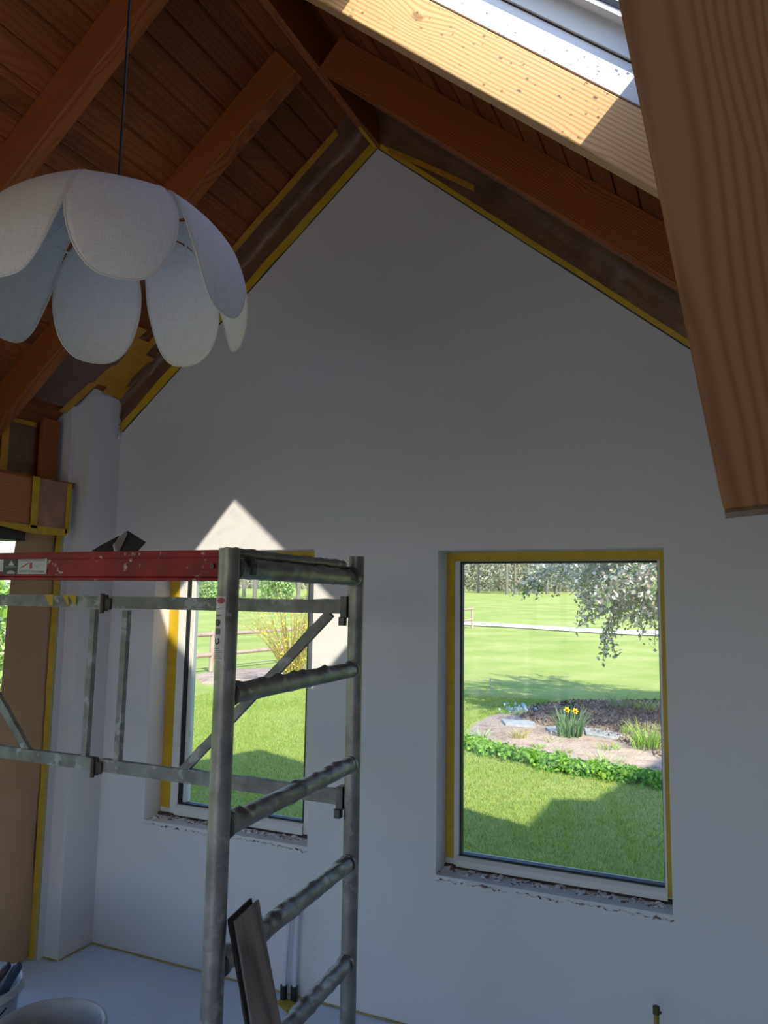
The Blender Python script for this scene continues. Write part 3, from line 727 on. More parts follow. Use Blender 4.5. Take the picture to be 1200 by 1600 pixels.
fit_text('label_print', 'ARENTZ Geistingen', a.x+.07*lw, b.x-.06*lw, b.z+.10*lh, lh*.20, LBT, lab, ty)
fit_text('label_print', 'Trockenbau', a.x+.60*lw, b.x-.10*lw, b.z+.56*lh, lh*.08, LBT, lab, ty)
fit_text('label_print', 'Innenputz', a.x+.60*lw, b.x-.22*lw, b.z+.44*lh, lh*.10, LBT, lab, ty)
m_ = MB()
def LP(u, v): return (a.x+u*lw, ty, b.z+v*lh)
m_.add([LP(.43, .33), LP(.52, .33), LP(.52, .68), LP(.43, .68)], [(0, 1, 2, 3)])
m_.add([LP(.06, .36), LP(.13, .35), LP(.26, .47), LP(.42, .66), LP(.42, .69), LP(.38, .68), LP(.22, .50), LP(.13, .40)], [(0, 1, 2, 3, 4, 5, 6, 7)])
m_.add([LP(.13, .50), LP(.27, .51), LP(.22, .46), LP(.16, .47)], [(0, 1, 2, 3)])
m_.build('label_emblem', LBR, lab)
a2, b2 = pz(7, 872), pz(28, 897)
lb2 = panel(a2.x, b2.x, b2.z, a2.z, yl-.001).build('black_label', LBK, pf)
lw2 = b2.x-a2.x; lh2 = a2.z-b2.z
def LQ(u, v): return (a2.x+u*lw2, ty, b2.z+v*lh2)
m_ = MB(); m_.add([LQ(.35, .52), LQ(.75, .52), LQ(.55, .85)], [(0, 1, 2)]); m_.build('label_emblem', LBW, lb2)
m_ = MB(); m_.add([LQ(.15, .46), LQ(.95, .46), LQ(.95, .43), LQ(.15, .43)], [(0, 1, 2, 3)]); m_.add([LQ(.55+.28*math.cos(t), .02+.2*math.sin(t)) for t in np.linspace(0, math.pi, 12)], [tuple(range(12))]); m_.build('label_emblem', LBG, lb2)
a3, b3 = pz(-16, 873), pz(6, 893)
lb3 = panel(a3.x, b3.x, b3.z, a3.z, yl-.001).build('white_label', LBW, pf)
m_ = MB()
for k in range(5): m_.box((a3.x+.004+.006*k, ty, b3.z+.003), (a3.x+.006+.006*k, ty+.0004, a3.z-.003))
m_.build('label_print', LBK, lb3)
fit_text('stamped_number', '1.51', pz(197, 860).x, pz(221, 860).x, pz(200, 868).z, .008, plain('chalky_mark', (.5, .42, .38), .8), pf, yP0-.0006)
# torn dark film lying on the deck
yD = 1.55
def DQ(x, y, dy=0): p = on(x, y, 1, yD+dy); return p
def torn(mb_, pts, cx):
    n = len(pts); V = [DQ(x, y, dy) for x, y, dy in pts]; c = sum(V, Vector())/n + Vector((0, -.006, 0))
    mb_.add(V+[c], [(i, (i+1) % n, n) for i in range(n)])
m_ = MB(); torn(m_, [(143, 861, 0), (158, 852, .01), (186, 837, .03), (182, 845, .02), (176, 851, .01), (178, 863, 0)], 0)
torn(m_, [(183, 862, 0), (192, 850, .01), (199, 829, .03), (228, 847, .02), (214, 863, 0)], 0)
tf = m_.build('torn_film', DARKFILM, solid=.0012); tag(tf, 'torn piece of dark grey film sticking up from the red scaffold deck', 'torn film')
m_ = MB(); torn(m_, [(179, 850, -.002), (184, 841, .01), (197, 830, .012), (199, 834, .01), (192, 850, .0), (187, 861, -.004), (181, 860, -.004)], 0); m_.build('frayed_white_layer', plain('frayed_white', (.32, .31, .30), .9, bump=.5), tf, solid=.001)

# old boards leaning on the fourth rung
P0 = on(380, 1423, 0, -.868); P1 = on(410, 1600, 0, -.80)
dd = (P1-P0).normalized(); PB = P0 + dd*((0.0-P0.z)/dd.z)
bd = empty('old_boards', PB, 'two weathered plaster-stained boards leaning on the lower scaffold rung', 'boards')
OLD = wood('weathered_board', (.22, .19, .17), (.075, .06, .055), .006, 'X', .85, (.01, .1), .02, .5, fine=.5)
wdir = Vector((.62, .78, 0)).normalized()                        # across the face: to the right in the picture
nv = dd.cross(wdir).normalized()
def ragged_board(name, a, b, w_, t_w, up, mat, seedv):
    m, Lg = frame_mat(a, b, up)
    mb_ = MB(); n = 60; V = []
    for i in range(n+1):
        x = Lg*i/n
        for j, (sy, sz) in enumerate(((-1, -1), (1, -1), (1, 1), (-1, 1))):
            e = noise.noise(Vector((x*18, j//1, seedv)))*.003
            xx = x - (0.018*noise.noise(Vector((sy*2, sz, seedv))) + (.012*sy) if i == 0 else 0)
            V.append((xx, sy*(w_/2+e), sz*t_w/2+e*.5))
    F = [(4*i+j, 4*i+(j+1) % 4, 4*i+4+(j+1) % 4, 4*i+4+j) for i in range(n) for j in range(4)] + [(3, 2, 1, 0), (4*n, 4*n+1, 4*n+2, 4*n+3)]
    mb_.add(V, F); return mb_.build(name, mat, bd, m)
ragged_board('front_board', P0+wdir*.006, PB+wdir*.006, .052, .014, nv if nv.y < 0 else -nv, OLD, 1)
ragged_board('rear_board', P0-wdir*.004+Vector((-.016, .018, -.004)), PB-wdir*.004+Vector((-.016, .018, .0)), .050, .014, nv if nv.y < 0 else -nv, plain('dark_stained_board', (.02, .014, .012), .85, var=.3, scale=30), 5)

# ================================================================= PENDANT LAMP
LC = Vector((-1.235, 1.245, 0)); ZT = 2.456
lamp = empty('pendant_lamp', (LC.x, LC.y, ZT), 'white linen petal pendant lamp hanging on a black cable', 'pendant lamp')
m_ = MB(); zc_ = zp(LC.x, ZC)
m_.tube([(LC.x, LC.y, ZT-.02), (LC.x+.001, LC.y, 2.9), (LC.x, LC.y, zc_)], .0035, 8); m_.build('cable', BLACK, lamp)
m_ = MB(); m_.lathe([(0.0, 0), (.045, 0), (.05, -.01), (.045, -.03), (0, -.03)], (LC.x, LC.y, zc_-.0), 24); m_.build('ceiling_rose', BLACK, lamp)
m_ = MB(); m_.tube([(LC.x, LC.y, ZT-.03), (LC.x, LC.y, ZT-.05)], .016, 16); m_.build('lamp_holder', WHITEF, lamp)
m_ = MB(); m_.lathe([(.0, 0), (.012, -.004), (.014, -.012), (.02, -.03), (.022, -.045), (.016, -.06), (.006, -.068), (0, -.069)], (LC.x, LC.y, ZT-.05), 20)
m_.build('bulb', plain('opal_bulb', (.6, .58, .54), .3), lamp)
# wire frame: two rings and spokes
m_ = MB()
for rr_, zz in ((.115, ZT-.012), (.155, ZT-.055)):
    m_.tube([(LC.x+rr_*math.cos(a), LC.y+rr_*math.sin(a), zz) for a in np.linspace(0, 2*math.pi, 49)], .0025, 6)
for k in range(4):
    a = k*math.pi/2+.4; m_.tube([(LC.x, LC.y, ZT-.02), (LC.x+.115*math.cos(a), LC.y+.115*math.sin(a), ZT-.012), (LC.x+.155*math.cos(a), LC.y+.155*math.sin(a), ZT-.055)], .002, 6)
m_.build('wire_frame', WHITEF, lamp)
PROF = [(.100, -.050), (.115, -.012), (.155, .000), (.202, -.012), (.246, -.054), (.274, -.106), (.292, -.163), (.296, -.220), (.290, -.262)]
def prof_at(v):
    s = v*(len(PROF)-1); i = min(int(s), len(PROF)-2); f = s-i
    def cr_(k):
        P_ = [PROF[max(0, min(len(PROF)-1, i+j))][k] for j in (-1, 0, 1, 2)]
        return .5*((2*P_[1]) + (-P_[0]+P_[2])*f + (2*P_[0]-5*P_[1]+4*P_[2]-P_[3])*f*f + (-P_[0]+3*P_[1]-3*P_[2]+P_[3])*f**3)
    return cr_(0), cr_(1)
def halfw(v):
    w_ = .034 + .076*(1/(1+math.exp(-(v-.37)*10.5)))
    k = max(0, (v-.56)/.44)
    return w_*math.sqrt(max(0, 1-k**2.1))
def petal_pt(u, v, off=0):
    r, z = prof_at(v); hw = halfw(v); y = u*hw
    rc = .20; bend = rc - math.sqrt(max(1e-6, rc*rc - y*y*.55))   # petals are gently dished across
    return Vector((r - bend + off, y, z))
def petal_mesh():
    mb_ = MB(); nu, nv_ = 18, 44; uv = []
    V = []; vsamp = [1-(1-j/nv_)**1.35 for j in range(nv_+1)]
    for v in vsamp:
        for i in range(nu+1):
            V.append(petal_pt(-1+2*i/nu, v)); uv.append((.5+(-1+2*i/nu)*halfw(v)*2, v*.6))
    F = [(j*(nu+1)+i, j*(nu+1)+i+1, (j+1)*(nu+1)+i+1, (j+1)*(nu+1)+i) for j in range(nv_) for i in range(nu)]
    mb_.add(V, F, 0, True); me = mb_.mesh('petal'); ul = me.uv_layers.new(name='UVMap')
    for lp in me.loops: ul.data[lp.index].uv = uv[lp.vertex_index]
    return me
PM = petal_mesh(); PM.materials.append(LINEN)
edge = [petal_pt(-1, 1-(1-j/40)**1.5) for j in range(41)] + [petal_pt(1, 1-(1-j/40)**1.5) for j in range(40, -1, -1)]
edge = [e for i, e in enumerate(edge) if i == 0 or (e-edge[i-1]).length > .0008]
RMm = MB(); RMm.tube(edge, .0022, 6); RM = RMm.mesh('rim'); RM.materials.append(PIPING)
for k in (2, 50, 96, 139, 187, 232, 275, 318):
    a = math.radians(-45+k)
    o = bpy.data.objects.new('petal', PM); COL.objects.link(o); o.parent = lamp
    o.matrix_basis = Matrix.Rotation(a, 4, 'Z')
    sm_ = o.modifiers.new('solid', 'SOLIDIFY'); sm_.thickness = .0022; sm_.offset = 0
    q = bpy.data.objects.new('piping', RM); COL.objects.link(q); q.parent = o

# ================================================================= THINGS ON THE FLOOR
BUCK = plain('dirty_white_plastic', (.50, .49, .46), .5, var=.2, scale=9, splat=.60, splat_col=(.30, .285, .26), splat_scale=10)
def bucket(c, r1, r0, h, label):
    r = empty('bucket', (c[0], c[1], 0), label, 'bucket', 'plaster buckets on the floor')
    m_ = MB(); m_.lathe([(0, .0), (r0, 0), (r1-.008, h-.03), (r1+.006, h-.028), (r1+.006, h-.02), (r1-.002, h-.018), (r1+.004, h-.004), (r1, h), (r1-.006, h-.002), (r1-.012, h-.03), (r0-.004, .006), (0, .006)], (c[0], c[1], 0), 48)
    m_.build('bucket_body', BUCK, r)
    m_ = MB(); m_.lathe([(0, h*.62), (r0+(r1-r0)*.6-.01, h*.62)], (c[0], c[1], 0), 32); m_.build('plaster_residue', plain('grey_slurry', (.25, .24, .25), .6, var=.4, scale=18), r)
    m_ = MB(); m_.tube([(c[0]+(r1+.012)*math.cos(a), c[1]+(r1+.012)*math.sin(a), h-.04-.10*math.sin(a-math.pi)) for a in np.linspace(math.pi, 2*math.pi, 30)], .0025, 6); m_.build('wire_handle', BLACK, r)
    return r
hB = .30
e1 = on(158, 1592, 2, hB); e2 = on(78, 1561, 2, hB)
bucket((e2.x+.119, e2.y-.114), .165, .135, hB, 'round off-white bucket at the bottom edge, nearer the scaffold')
e3 = on(36, 1524, 2, hB)
cb = Vector((e3.x-.11, e3.y-.115, 0))
bucket((cb.x, cb.y), .16, .13, hB, 'off-white bucket full of tools in the bottom left corner')
def tool(name, label, px, py, col, rad, lean, parent=None):
    top = on(px, py, 2, .40); bot = Vector((cb.x+lean[0], cb.y+lean[1], .19))
    r = empty(name, bot, label, 'trowel', 'plastering tools in the bucket')
    m_ = MB(); d = (top-bot); m_.tube([bot+d*t for t in (.45, .5, .6, .8, .95, 1.0)], [rad*.6, rad, rad*.9, rad*1.05, rad, rad*.5], 12); m_.build('handle', plain('tool_handle_'+name, col, .5, var=.3, scale=40, splat=.62), r)
    m_ = MB(); m_.bar(bot, bot+d*.5, .05, .002, (0.5, .5, 0)); m_.build('blade', plain('tool_blade', (.3, .3, .3), .4, metal=.7), r)
tool('trowel', 'trowel with a dark blue handle standing in the tool bucket', 30, 1506, (.025, .04, .07), .015, (.06, .03))
tool('spatula', 'spatula with a white-spotted dark handle, leftmost in the tool bucket', 14, 1506, (.05, .055, .07), .013, (-.03, .06))
tool('brush', 'brush with a dark red handle leaning in the tool bucket', 4, 1518, (.10, .02, .015), .014, (-.02, -.08))
# pipes
PIPEW = plain('white_pipe', (.62, .64, .68), .35)
for (xt, yt, xb_, yb_), lb_ in (((452, 1436, 443, 1562), 'white heating pipe with black end sleeve, left of the pair by the wall'), ((465, 1428, 459, 1564), 'white heating pipe with black end sleeve, right of the pair by the wall')):
    B = on(xb_, yb_, 2, 0); T = on(xt, yt, 1, B.y)
    r = empty('heating_pipe', (B.x, B.y, 0), lb_, 'pipe', 'heating pipes standing at the wall')
    m_ = MB(); m_.tube([(B.x, B.y, .045), (T.x, T.y, T.z)], .0085, 14); m_.build('pipe', PIPEW, r)
    m_ = MB(); m_.tube([(B.x, B.y, 0), (B.x, B.y, .055)], .0145, 16); m_.build('sleeve', BLACK, r)
    m_ = MB(); m_.tube([(T.x, T.y, T.z), (T.x, T.y, T.z+.03)], .011, 14); m_.build('sleeve', BLACK, r)
pc = on(450, 1573, 2, 0)
m_ = MB(); pts = [(430, 1566), (445, 1558), (470, 1572), (462, 1586), (448, 1582)]
V = [on(x, y, 2, .003) for x, y in pts]; m_.add(V, [tuple(range(len(V)))]); o = m_.build('tape_patch', plain('yellow_floor_tape', (.50, .40, .05), .6, var=.3, scale=40), solid=.003)
tag(o, 'small patch of yellow tape on the floor under the white pipes', 'tape')
B = on(1026, 1600, 1, 2.72)
r = empty('pipe_stub', (B.x, B.y, 0), 'short brass-coloured pipe stub standing at the bottom edge by the wall', 'pipe')
m_ = MB(); m_.tube([(B.x, B.y, 0), (B.x, B.y, B.z+.036)], .0085, 12); m_.build('pipe', plain('brass_tape', (.30, .22, .03), .5, var=.3, scale=60), r)
m_ = MB(); m_.tube([(B.x, B.y, B.z+.03), (B.x, B.y, B.z+.052)], .011, 10); m_.tube([(B.x, B.y, B.z+.038), (B.x+.016, B.y, B.z+.036)], .004, 8); m_.build('valve', plain('dark_brass', (.10, .08, .02), .5, metal=.4), r)

# ================================================================= GARDEN
GR, n_, b_ = mat_new('lawn_green')
def _lawn(n, b, cols):
    tc = N(n, 'ShaderNodeTexCoord')
    n1 = N(n, 'ShaderNodeTexNoise', i_Scale=.5, i_Detail=4.0); L(n, tc.outputs['Object'], n1.inputs['Vector'])
    mp = N(n, 'ShaderNodeMapping'); mp.inputs['Scale'].default_value = (1, 3, 1); L(n, tc.outputs['Object'], mp.inputs['Vector'])
    n2 = N(n, 'ShaderNodeTexNoise', i_Scale=5.0, i_Detail=8.0, i_Roughness=.75); L(n, mp.outputs[0], n2.inputs['Vector'])
    f = math_(n, 'ADD', math_(n, 'MULTIPLY', n1.outputs[0], .5), math_(n, 'MULTIPLY', n2.outputs[0], .5))
    r = ramp(n, [(.30, cols[0]), (.48, cols[1]), (.62, cols[2]), (.74, cols[3])], f); L(n, r.outputs[0], b.inputs['Base Color'])
    b.inputs['Roughness'].default_value = .9; b.inputs['Specular IOR Level'].default_value = .1
    n3 = N(n, 'ShaderNodeTexNoise', i_Scale=60.0, i_Detail=4.0); L(n, tc.outputs['Object'], n3.inputs['Vector'])
    bp = N(n, 'ShaderNodeBump', i_Strength=.6, i_Distance=.03); L(n, n3.outputs[0], bp.inputs['Height']); L(n, bp.outputs[0], b.inputs['Normal'])
_lawn(n_, b_, [(.20, .32, .06), (.37, .44, .11), (.50, .51, .18), (.60, .55, .26)])
m_ = MB()
ys = [-30, -8, 0, 3, 6, 10, 15, 20, 24, 30, 40, 60, 90, 140, 220]
xs_ = [-260, -120, -60, -30, -15, -8, -4, 0, 4, 15, 60, 150]
V = [(x, y, gz(y)) for y in ys for x in xs_]; nx = len(xs_)
m_.add(V, [(j*nx+i, j*nx+i+1, (j+1)*nx+i+1, (j+1)*nx+i) for j in range(len(ys)-1) for i in range(nx-1)])
lawn = m_.build('floor_garden_lawn', GR); tag(lawn, kind='structure')
lawn.name = 'floor_garden'

m_ = MB(); m_.box((-5.2, -9, -.3), (-2.97, 2.3, -.15)); m_.box((-5.2, -9, -.3), (1.6, -3.65, -.15))  # unseen slabs added to bounce warmer, less green light indoors
tag(m_.build('floor_bounce_slab', plain('warm_bounce_tan', (.66, .46, .31), .9, var=.08, scale=3)), kind='structure')
def fast_mesh(name, V, F):
    me = bpy.data.meshes.new(name); V = np.asarray(V, np.float32).reshape(-1, 3); F = np.asarray(F, np.int32); k = F.shape[1]
    me.vertices.add(len(V)); me.vertices.foreach_set('co', V.ravel()); me.loops.add(F.size); me.loops.foreach_set('vertex_index', F.ravel())
    me.polygons.add(len(F)); me.polygons.foreach_set('loop_start', np.arange(0, F.size, k, dtype=np.int32)); me.polygons.foreach_set('loop_total', np.full(len(F), k, np.int32))
    me.update(calc_edges=True); me.validate(); return me
def blades(px, py, pz_, h, w_, lean=.5):
    n = len(px); a = rng.uniform(0, 2*np.pi, n); hh = h*rng.uniform(.5, 1.2, n); lx = rng.normal(0, lean, n)*hh; ly = rng.normal(0, lean, n)*hh
    dx, dy = np.cos(a)*w_/2, np.sin(a)*w_/2
    V = np.stack([np.stack([px-dx, py-dy, pz_], 1), np.stack([px+dx, py+dy, pz_], 1), np.stack([px+lx, py+ly, pz_+hh], 1)], 1)
    return V.reshape(-1, 3), np.arange(3*n).reshape(-1, 3)
def leaves(P, size, flat=.5):
    """small diamond leaves at points P, random orientation"""
    n = len(P); a = rng.normal(size=(n, 3)); a /= np.linalg.norm(a, axis=1)[:, None]; b = rng.normal(size=(n, 3)); b -= a*(a*b).sum(1)[:, None]; b /= np.linalg.norm(b, axis=1)[:, None]
    s = (size*rng.uniform(.6, 1.3, n))[:, None]
    V = np.stack([P-a*s, P+b*s*flat, P+a*s, P-b*s*flat], 1)
    return V.reshape(-1, 3), np.arange(4*n).reshape(-1, 4)
GB = leafy('grass_blades', [(.13, .27, .02), (.28, .41, .05), (.44, .51, .09), (.55, .54, .15)], .7, .35)

# garden bed (outline taken on the ground)
bed_px = [(735, 1133), (760, 1120), (795, 1113), (835, 1104), (880, 1097), (960, 1093), (1040, 1096), (1046, 1150), (1044, 1222), (1000, 1214), (955, 1208), (900, 1200), (850, 1188), (800, 1178), (760, 1172), (735, 1160), (728, 1146)]
bed = [ground(x, y) for x, y in bed_px]
def inside(px, py, poly):
    c = np.zeros(len(px), bool); n = len(poly)
    for i in range(n):
        x0, y0 = poly[i].x, poly[i].y; x1, y1 = poly[(i+1) % n].x, poly[(i+1) % n].y
        with np.errstate(divide='ignore', invalid='ignore'):
            c ^= ((y0 > py) != (y1 > py)) & (px < (x1-x0)*(py-y0)/(y1-y0+1e-12)+x0)
    return c
SOIL, n_, b_ = mat_new('sandy_soil')
def _soil(n, b):
    tc = N(n, 'ShaderNodeTexCoord')
    n1 = N(n, 'ShaderNodeTexNoise', i_Scale=3.0, i_Detail=8.0, i_Roughness=.7); L(n, tc.outputs['Object'], n1.inputs['Vector'])
    r = ramp(n, [(.30, (.20, .13, .09)), (.45, (.50, .36, .26)), (.60, (.62, .47, .36)), (.72, (.40, .36, .18))], n1.outputs[0]); L(n, r.outputs[0], b.inputs['Base Color'])
    b.inputs['Roughness'].default_value = .95
    n3 = N(n, 'ShaderNodeTexNoise', i_Scale=25.0, i_Detail=6.0); L(n, tc.outputs['Object'], n3.inputs['Vector'])
    bp = N(n, 'ShaderNodeBump', i_Strength=1.0, i_Distance=.04); L(n, n3.outputs[0], bp.inputs['Height']); L(n, bp.outputs[0], b.inputs['Normal'])
_soil(n_, b_)
def ground_patch(name, poly, h, mat, label, cat, bevel=0):
    cx = sum((p.x for p in poly))/len(poly); cy = sum((p.y for p in poly))/len(poly)
    n = len(poly); V = [(p.x, p.y, p.z-.02) for p in poly] + [(cx+(p.x-cx)*.94, cy+(p.y-cy)*.94, gz(p.y)+h) for p in poly] + [(cx, cy, gz(cy)+h*1.3)]
    m_ = MB(); m_.add(V, [(i, (i+1) % n, n+(i+1) % n, n+i) for i in range(n)] + [(n+i, n+(i+1) % n, 2*n) for i in range(n)], 0, True)
    o = m_.build(name, mat); tag(o, label, cat); return o
ground_patch('garden_bed', bed, .03, SOIL, 'sandy flower bed in the lawn behind the right window', 'garden bed')
# mulch strewn over the rear of the bed
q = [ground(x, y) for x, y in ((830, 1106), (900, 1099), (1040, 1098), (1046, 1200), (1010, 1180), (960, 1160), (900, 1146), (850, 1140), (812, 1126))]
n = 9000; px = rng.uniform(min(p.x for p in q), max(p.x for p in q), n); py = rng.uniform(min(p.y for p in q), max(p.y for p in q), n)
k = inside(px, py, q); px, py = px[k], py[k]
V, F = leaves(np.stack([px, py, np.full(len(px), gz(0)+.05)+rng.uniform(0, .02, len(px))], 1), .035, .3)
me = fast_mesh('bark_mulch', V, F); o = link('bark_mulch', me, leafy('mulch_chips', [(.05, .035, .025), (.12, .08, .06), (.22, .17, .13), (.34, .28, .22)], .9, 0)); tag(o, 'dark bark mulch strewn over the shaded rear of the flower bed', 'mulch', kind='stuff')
bed2 = [ground(x, y) for x, y in ((300, 1056), (340, 1048), (400, 1046), (470, 1044), (560, 1040), (580, 1062), (520, 1072), (440, 1073), (360, 1072), (315, 1070))]
ground_patch('garden_bed', bed2, .04, SOIL, 'narrow strip of bare soil under the yellow shrub behind the left window', 'garden bed')

# grass blades near the house
n = 260000; px = rng.uniform(-9, -.3, n); py = 5.0 + 9.5*rng.uniform(0, 1, n)**1.5
k = ~inside(px, py, bed); k &= (px < -.05*py) & (px > -.80*py); px, py = px[k], py[k]
V, F = blades(px, py, np.full(len(px), -.205), .042, .007, .55)
me = fast_mesh('grass', V, F); o = link('grass', me, GB); tag(o, 'short green grass blades of the lawn outside the windows', 'grass', kind='stuff')
# clover edging in front of the bed
ed = [(722, 1163), (745, 1172), (780, 1180), (820, 1189), (860, 1197), (900, 1207), (945, 1215), (990, 1220), (1044, 1230)]
EP = [ground(x, y) for x, y in ed]; P = []
for i in range(9000):
    t = rng.uniform(0, len(EP)-1.001); j = int(t); p = EP[j].lerp(EP[j+1], t-j)
    s = .16*(1+.4*math.sin(t*5)); P.append((p.x+rng.normal(0, s*.5), p.y+rng.normal(0, s*.55), gz(p.y)+rng.uniform(0, .11)))
V, F = leaves(np.array(P), .028, .75)
me = fast_mesh('edging_plants', V, F); o = link('edging_plants', me, leafy('clover_leaves', [(.10, .28, .02), (.22, .44, .04), (.36, .56, .08)], .6, .35)); tag(o, 'leafy green ground cover edging the front of the flower bed', 'ground cover', kind='stuff')
# stone slabs in the bed
STN = plain('pale_stone', (.42, .42, .40), .85, var=.2, scale=12, bump=.5, bscale=30)
for pxs, lb_ in (([(852, 1143), (888, 1141), (886, 1152), (860, 1150)], 'smaller pale stone slab left of the daffodils in the bed'), ([(913, 1144), (945, 1147), (975, 1156), (958, 1161), (916, 1154)], 'larger pale stone slab right of the daffodils in the bed'), ([(783, 1130), (835, 1134), (838, 1142), (790, 1138)], 'flat pale stone at the left end of the bed')):
    pp = [ground(x, y) for x, y in pxs]; V = [(p.x, p.y, p.z) for p in pp] + [(p.x, p.y, p.z+.065) for p in pp]; n = len(pp)
    m_ = MB(); m_.add(V, [tuple(range(n))[::-1], tuple(range(n, 2*n))] + [(i, (i+1) % n, n+(i+1) % n, n+i) for i in range(n)])
    tag(m_.build('stone_slab', STN, bevel=.006), lb_, 'stone slab', 'stone slabs in the flower bed')
# tufts
DAFL = leafy('daffodil_leaves', [(.10, .20, .09), (.18, .32, .14), (.30, .44, .20)], .5, .3)
TUFL = leafy('tuft_leaves', [(.20, .40, .04), (.38, .58, .08), (.50, .62, .16)], .6, .35)
def tuft(name, p, h, rad, nb, wd, mat, label, cat, lean=.25, grp=None):
    a = rng.uniform(0, 2*np.pi, nb); r = rad*np.sqrt(rng.uniform(0, 1, nb))*.5
    bx, by = p.x+r*np.cos(a), p.y+r*np.sin(a); V = []; F = []
    for i in range(nb):
        hh = h*rng.uniform(.55, 1.05); out = rad*rng.uniform(.3, 1.1)*lean*2; az = a[i]+rng.normal(0, .4); tz = rng.uniform(0, 2*np.pi)
        for t in (0, .5, 1):
            cx, cy, cz = bx[i]+out*t*t*math.cos(az), by[i]+out*t*t*math.sin(az), p.z+hh*(t-.12*t*t)
            ww = wd*(1-.8*t)/2 if t < 1 else .0008
            V += [(cx-ww*math.cos(tz), cy-ww*math.sin(tz), cz), (cx+ww*math.cos(tz), cy+ww*math.sin(tz), cz)]
        b = 6*i; F += [(b, b+1, b+3, b+2), (b+2, b+3, b+5, b+4)]
    me = fast_mesh(name, V, F); me.transform(Matrix.Translation(-p)); o = link(name, me, mat, None, Matrix.Translation(p)); return tag(o, label, cat, grp)
pd = ground(890, 1155)
tf_ = empty('daffodil_clump', pd, 'clump of daffodils with two yellow flowers in the middle of the bed', 'daffodils')
o = tuft('leaves', pd, .50, .30, 90, .022, DAFL, None, None, .35); o.parent = tf_; o.matrix_basis = Matrix.Identity(4)
YEL = plain('daffodil_yellow', (.85, .62, .03), .5); ORG = plain('daffodil_trumpet', (.80, .36, .02), .5)
for px_, py_ in ((886, 1109), (899, 1111)):
    t = on(px_, py_, 1, pd.y-.05)
    m_ = MB(); m_.tube([(pd.x+(t.x-pd.x)*.4, pd.y, pd.z), (t.x, t.y+.01, t.z)], .006, 6); st = m_.build('flower_stem', DAFL, tf_)
    m_ = MB()
    for k in range(6):
        a = k*math.pi/3; c = Vector((math.cos(a), -.2, math.sin(a))); s = Vector((-math.sin(a), 0, math.cos(a)))
        m_.add([t, t+c*.025+s*.016, t+c*.048, t+c*.025-s*.016], [(0, 1, 2, 3)])
    m_.build('petals', YEL, st, solid=.002)
    m_ = MB(); m_.tube([t+Vector((0, -.002, 0)), t+Vector((0, -.03, -.004))], [.011, .018], 10, caps=False); m_.build('trumpet', ORG, st, solid=.002)
PG = 'plants growing in the flower bed'
for px_, py_, h_, rd, nb, mt, lb_ in ((1009, 1174, .42, .30, 110, TUFL, 'tall bright green plant at the right end of the flower bed'), (970, 1110, .33, .35, 60, DAFL, 'grey-green bulb leaves at the rear right of the bed'), (1012, 1112, .25, .3, 60, TUFL, 'green tuft at the far right rear corner of the bed'),
    (952, 1175, .13, .22, 60, TUFL, 'small dark green tuft in the shade below the large slab'), (881, 1180, .10, .16, 50, TUFL, 'small lime rosette in the sand below the daffodils'), (842, 1172, .11, .12, 36, TUFL, 'small lime rosette left of the daffodils near the front'),
    (810, 1157, .20, .18, 60, leafy('straw_leaves', [(.5, .42, .15), (.62, .55, .22), (.45, .5, .15)], .7, .3), 'straw-coloured grass tuft on the left part of the bed'), (862, 1163, .15, .2, 40, leafy('dry_leaves', [(.5, .46, .26), (.62, .58, .36)], .7, .3), 'dry pale grass tuft left of the daffodils'),
    (800, 1118, .13, .30, 70, TUFL, 'low green plant at the left rear edge of the bed'), (948, 1196, .18, .3, 50, leafy('pale_leaves', [(.45, .52, .2), (.6, .62, .34)], .7, .3), 'pale feathery tuft by the front edge of the bed'), (750, 1155, .18, .25, 45, leafy('silver_leaves', [(.42, .52, .28), (.55, .62, .4)], .7, .3), 'silvery tuft at the left end of the flower bed'),
    (982, 1150, .2, .15, 40, TUFL, 'narrow green tuft between slab and tall right plant')):
    tuft('garden_plant', ground(px_, py_), h_, rd, nb, .018, mt, lb_, 'plant', .35, PG)
# blue-white flowers near the bed's left rear edge
c = ground(812, 1114); nn = 60
P = np.stack([c.x+rng.normal(0, .14, nn), c.y+rng.normal(0, .2, nn), c.z+rng.uniform(.04, .12, nn)], 1)
V, F = leaves(P, .03, .8); o = link('hyacinths', fast_mesh('hyacinths', V, F), leafy('blue_white_flowers', [(.5, .6, .7), (.75, .8, .85)], .6, .3)); tag(o, 'low patch of pale blue flowers behind the flower bed', 'flowers', kind='stuff')
# thin stake
s0 = ground(768, 1088); s1 = on(766, 1060, 1, s0.y)
m_ = MB(); m_.tube([s0, s1], .014, 8); tag(m_.build('garden_stake', plain('pale_stake', (.5, .46, .38), .8)), 'thin pale stake standing in the shaded lawn', 'stake')

# field path
PATH = plain('pale_path', (.72, .66, .58), .9, var=.1, scale=1.0)
up_ = [(560, 967), (640, 970), (720, 972), (800, 976), (880, 981), (960, 985), (1027, 986), (1120, 992)]
lo_ = [(560, 972), (640, 974), (720, 977.5), (800, 981.5), (880, 987), (960, 992), (1027, 995), (1120, 1002)]
m_ = MB(); V = [Vector(ground(*p)) + Vector((0, 0, .04)) for p in up_] + [Vector(ground(*p)) + Vector((0, 0, .04)) for p in lo_]; n = len(up_)
m_.add(V, [(i, i+1, n+i+1, n+i) for i in range(n-1)]); tag(m_.build('field_path', PATH), 'pale gravel path crossing the green field', 'path')

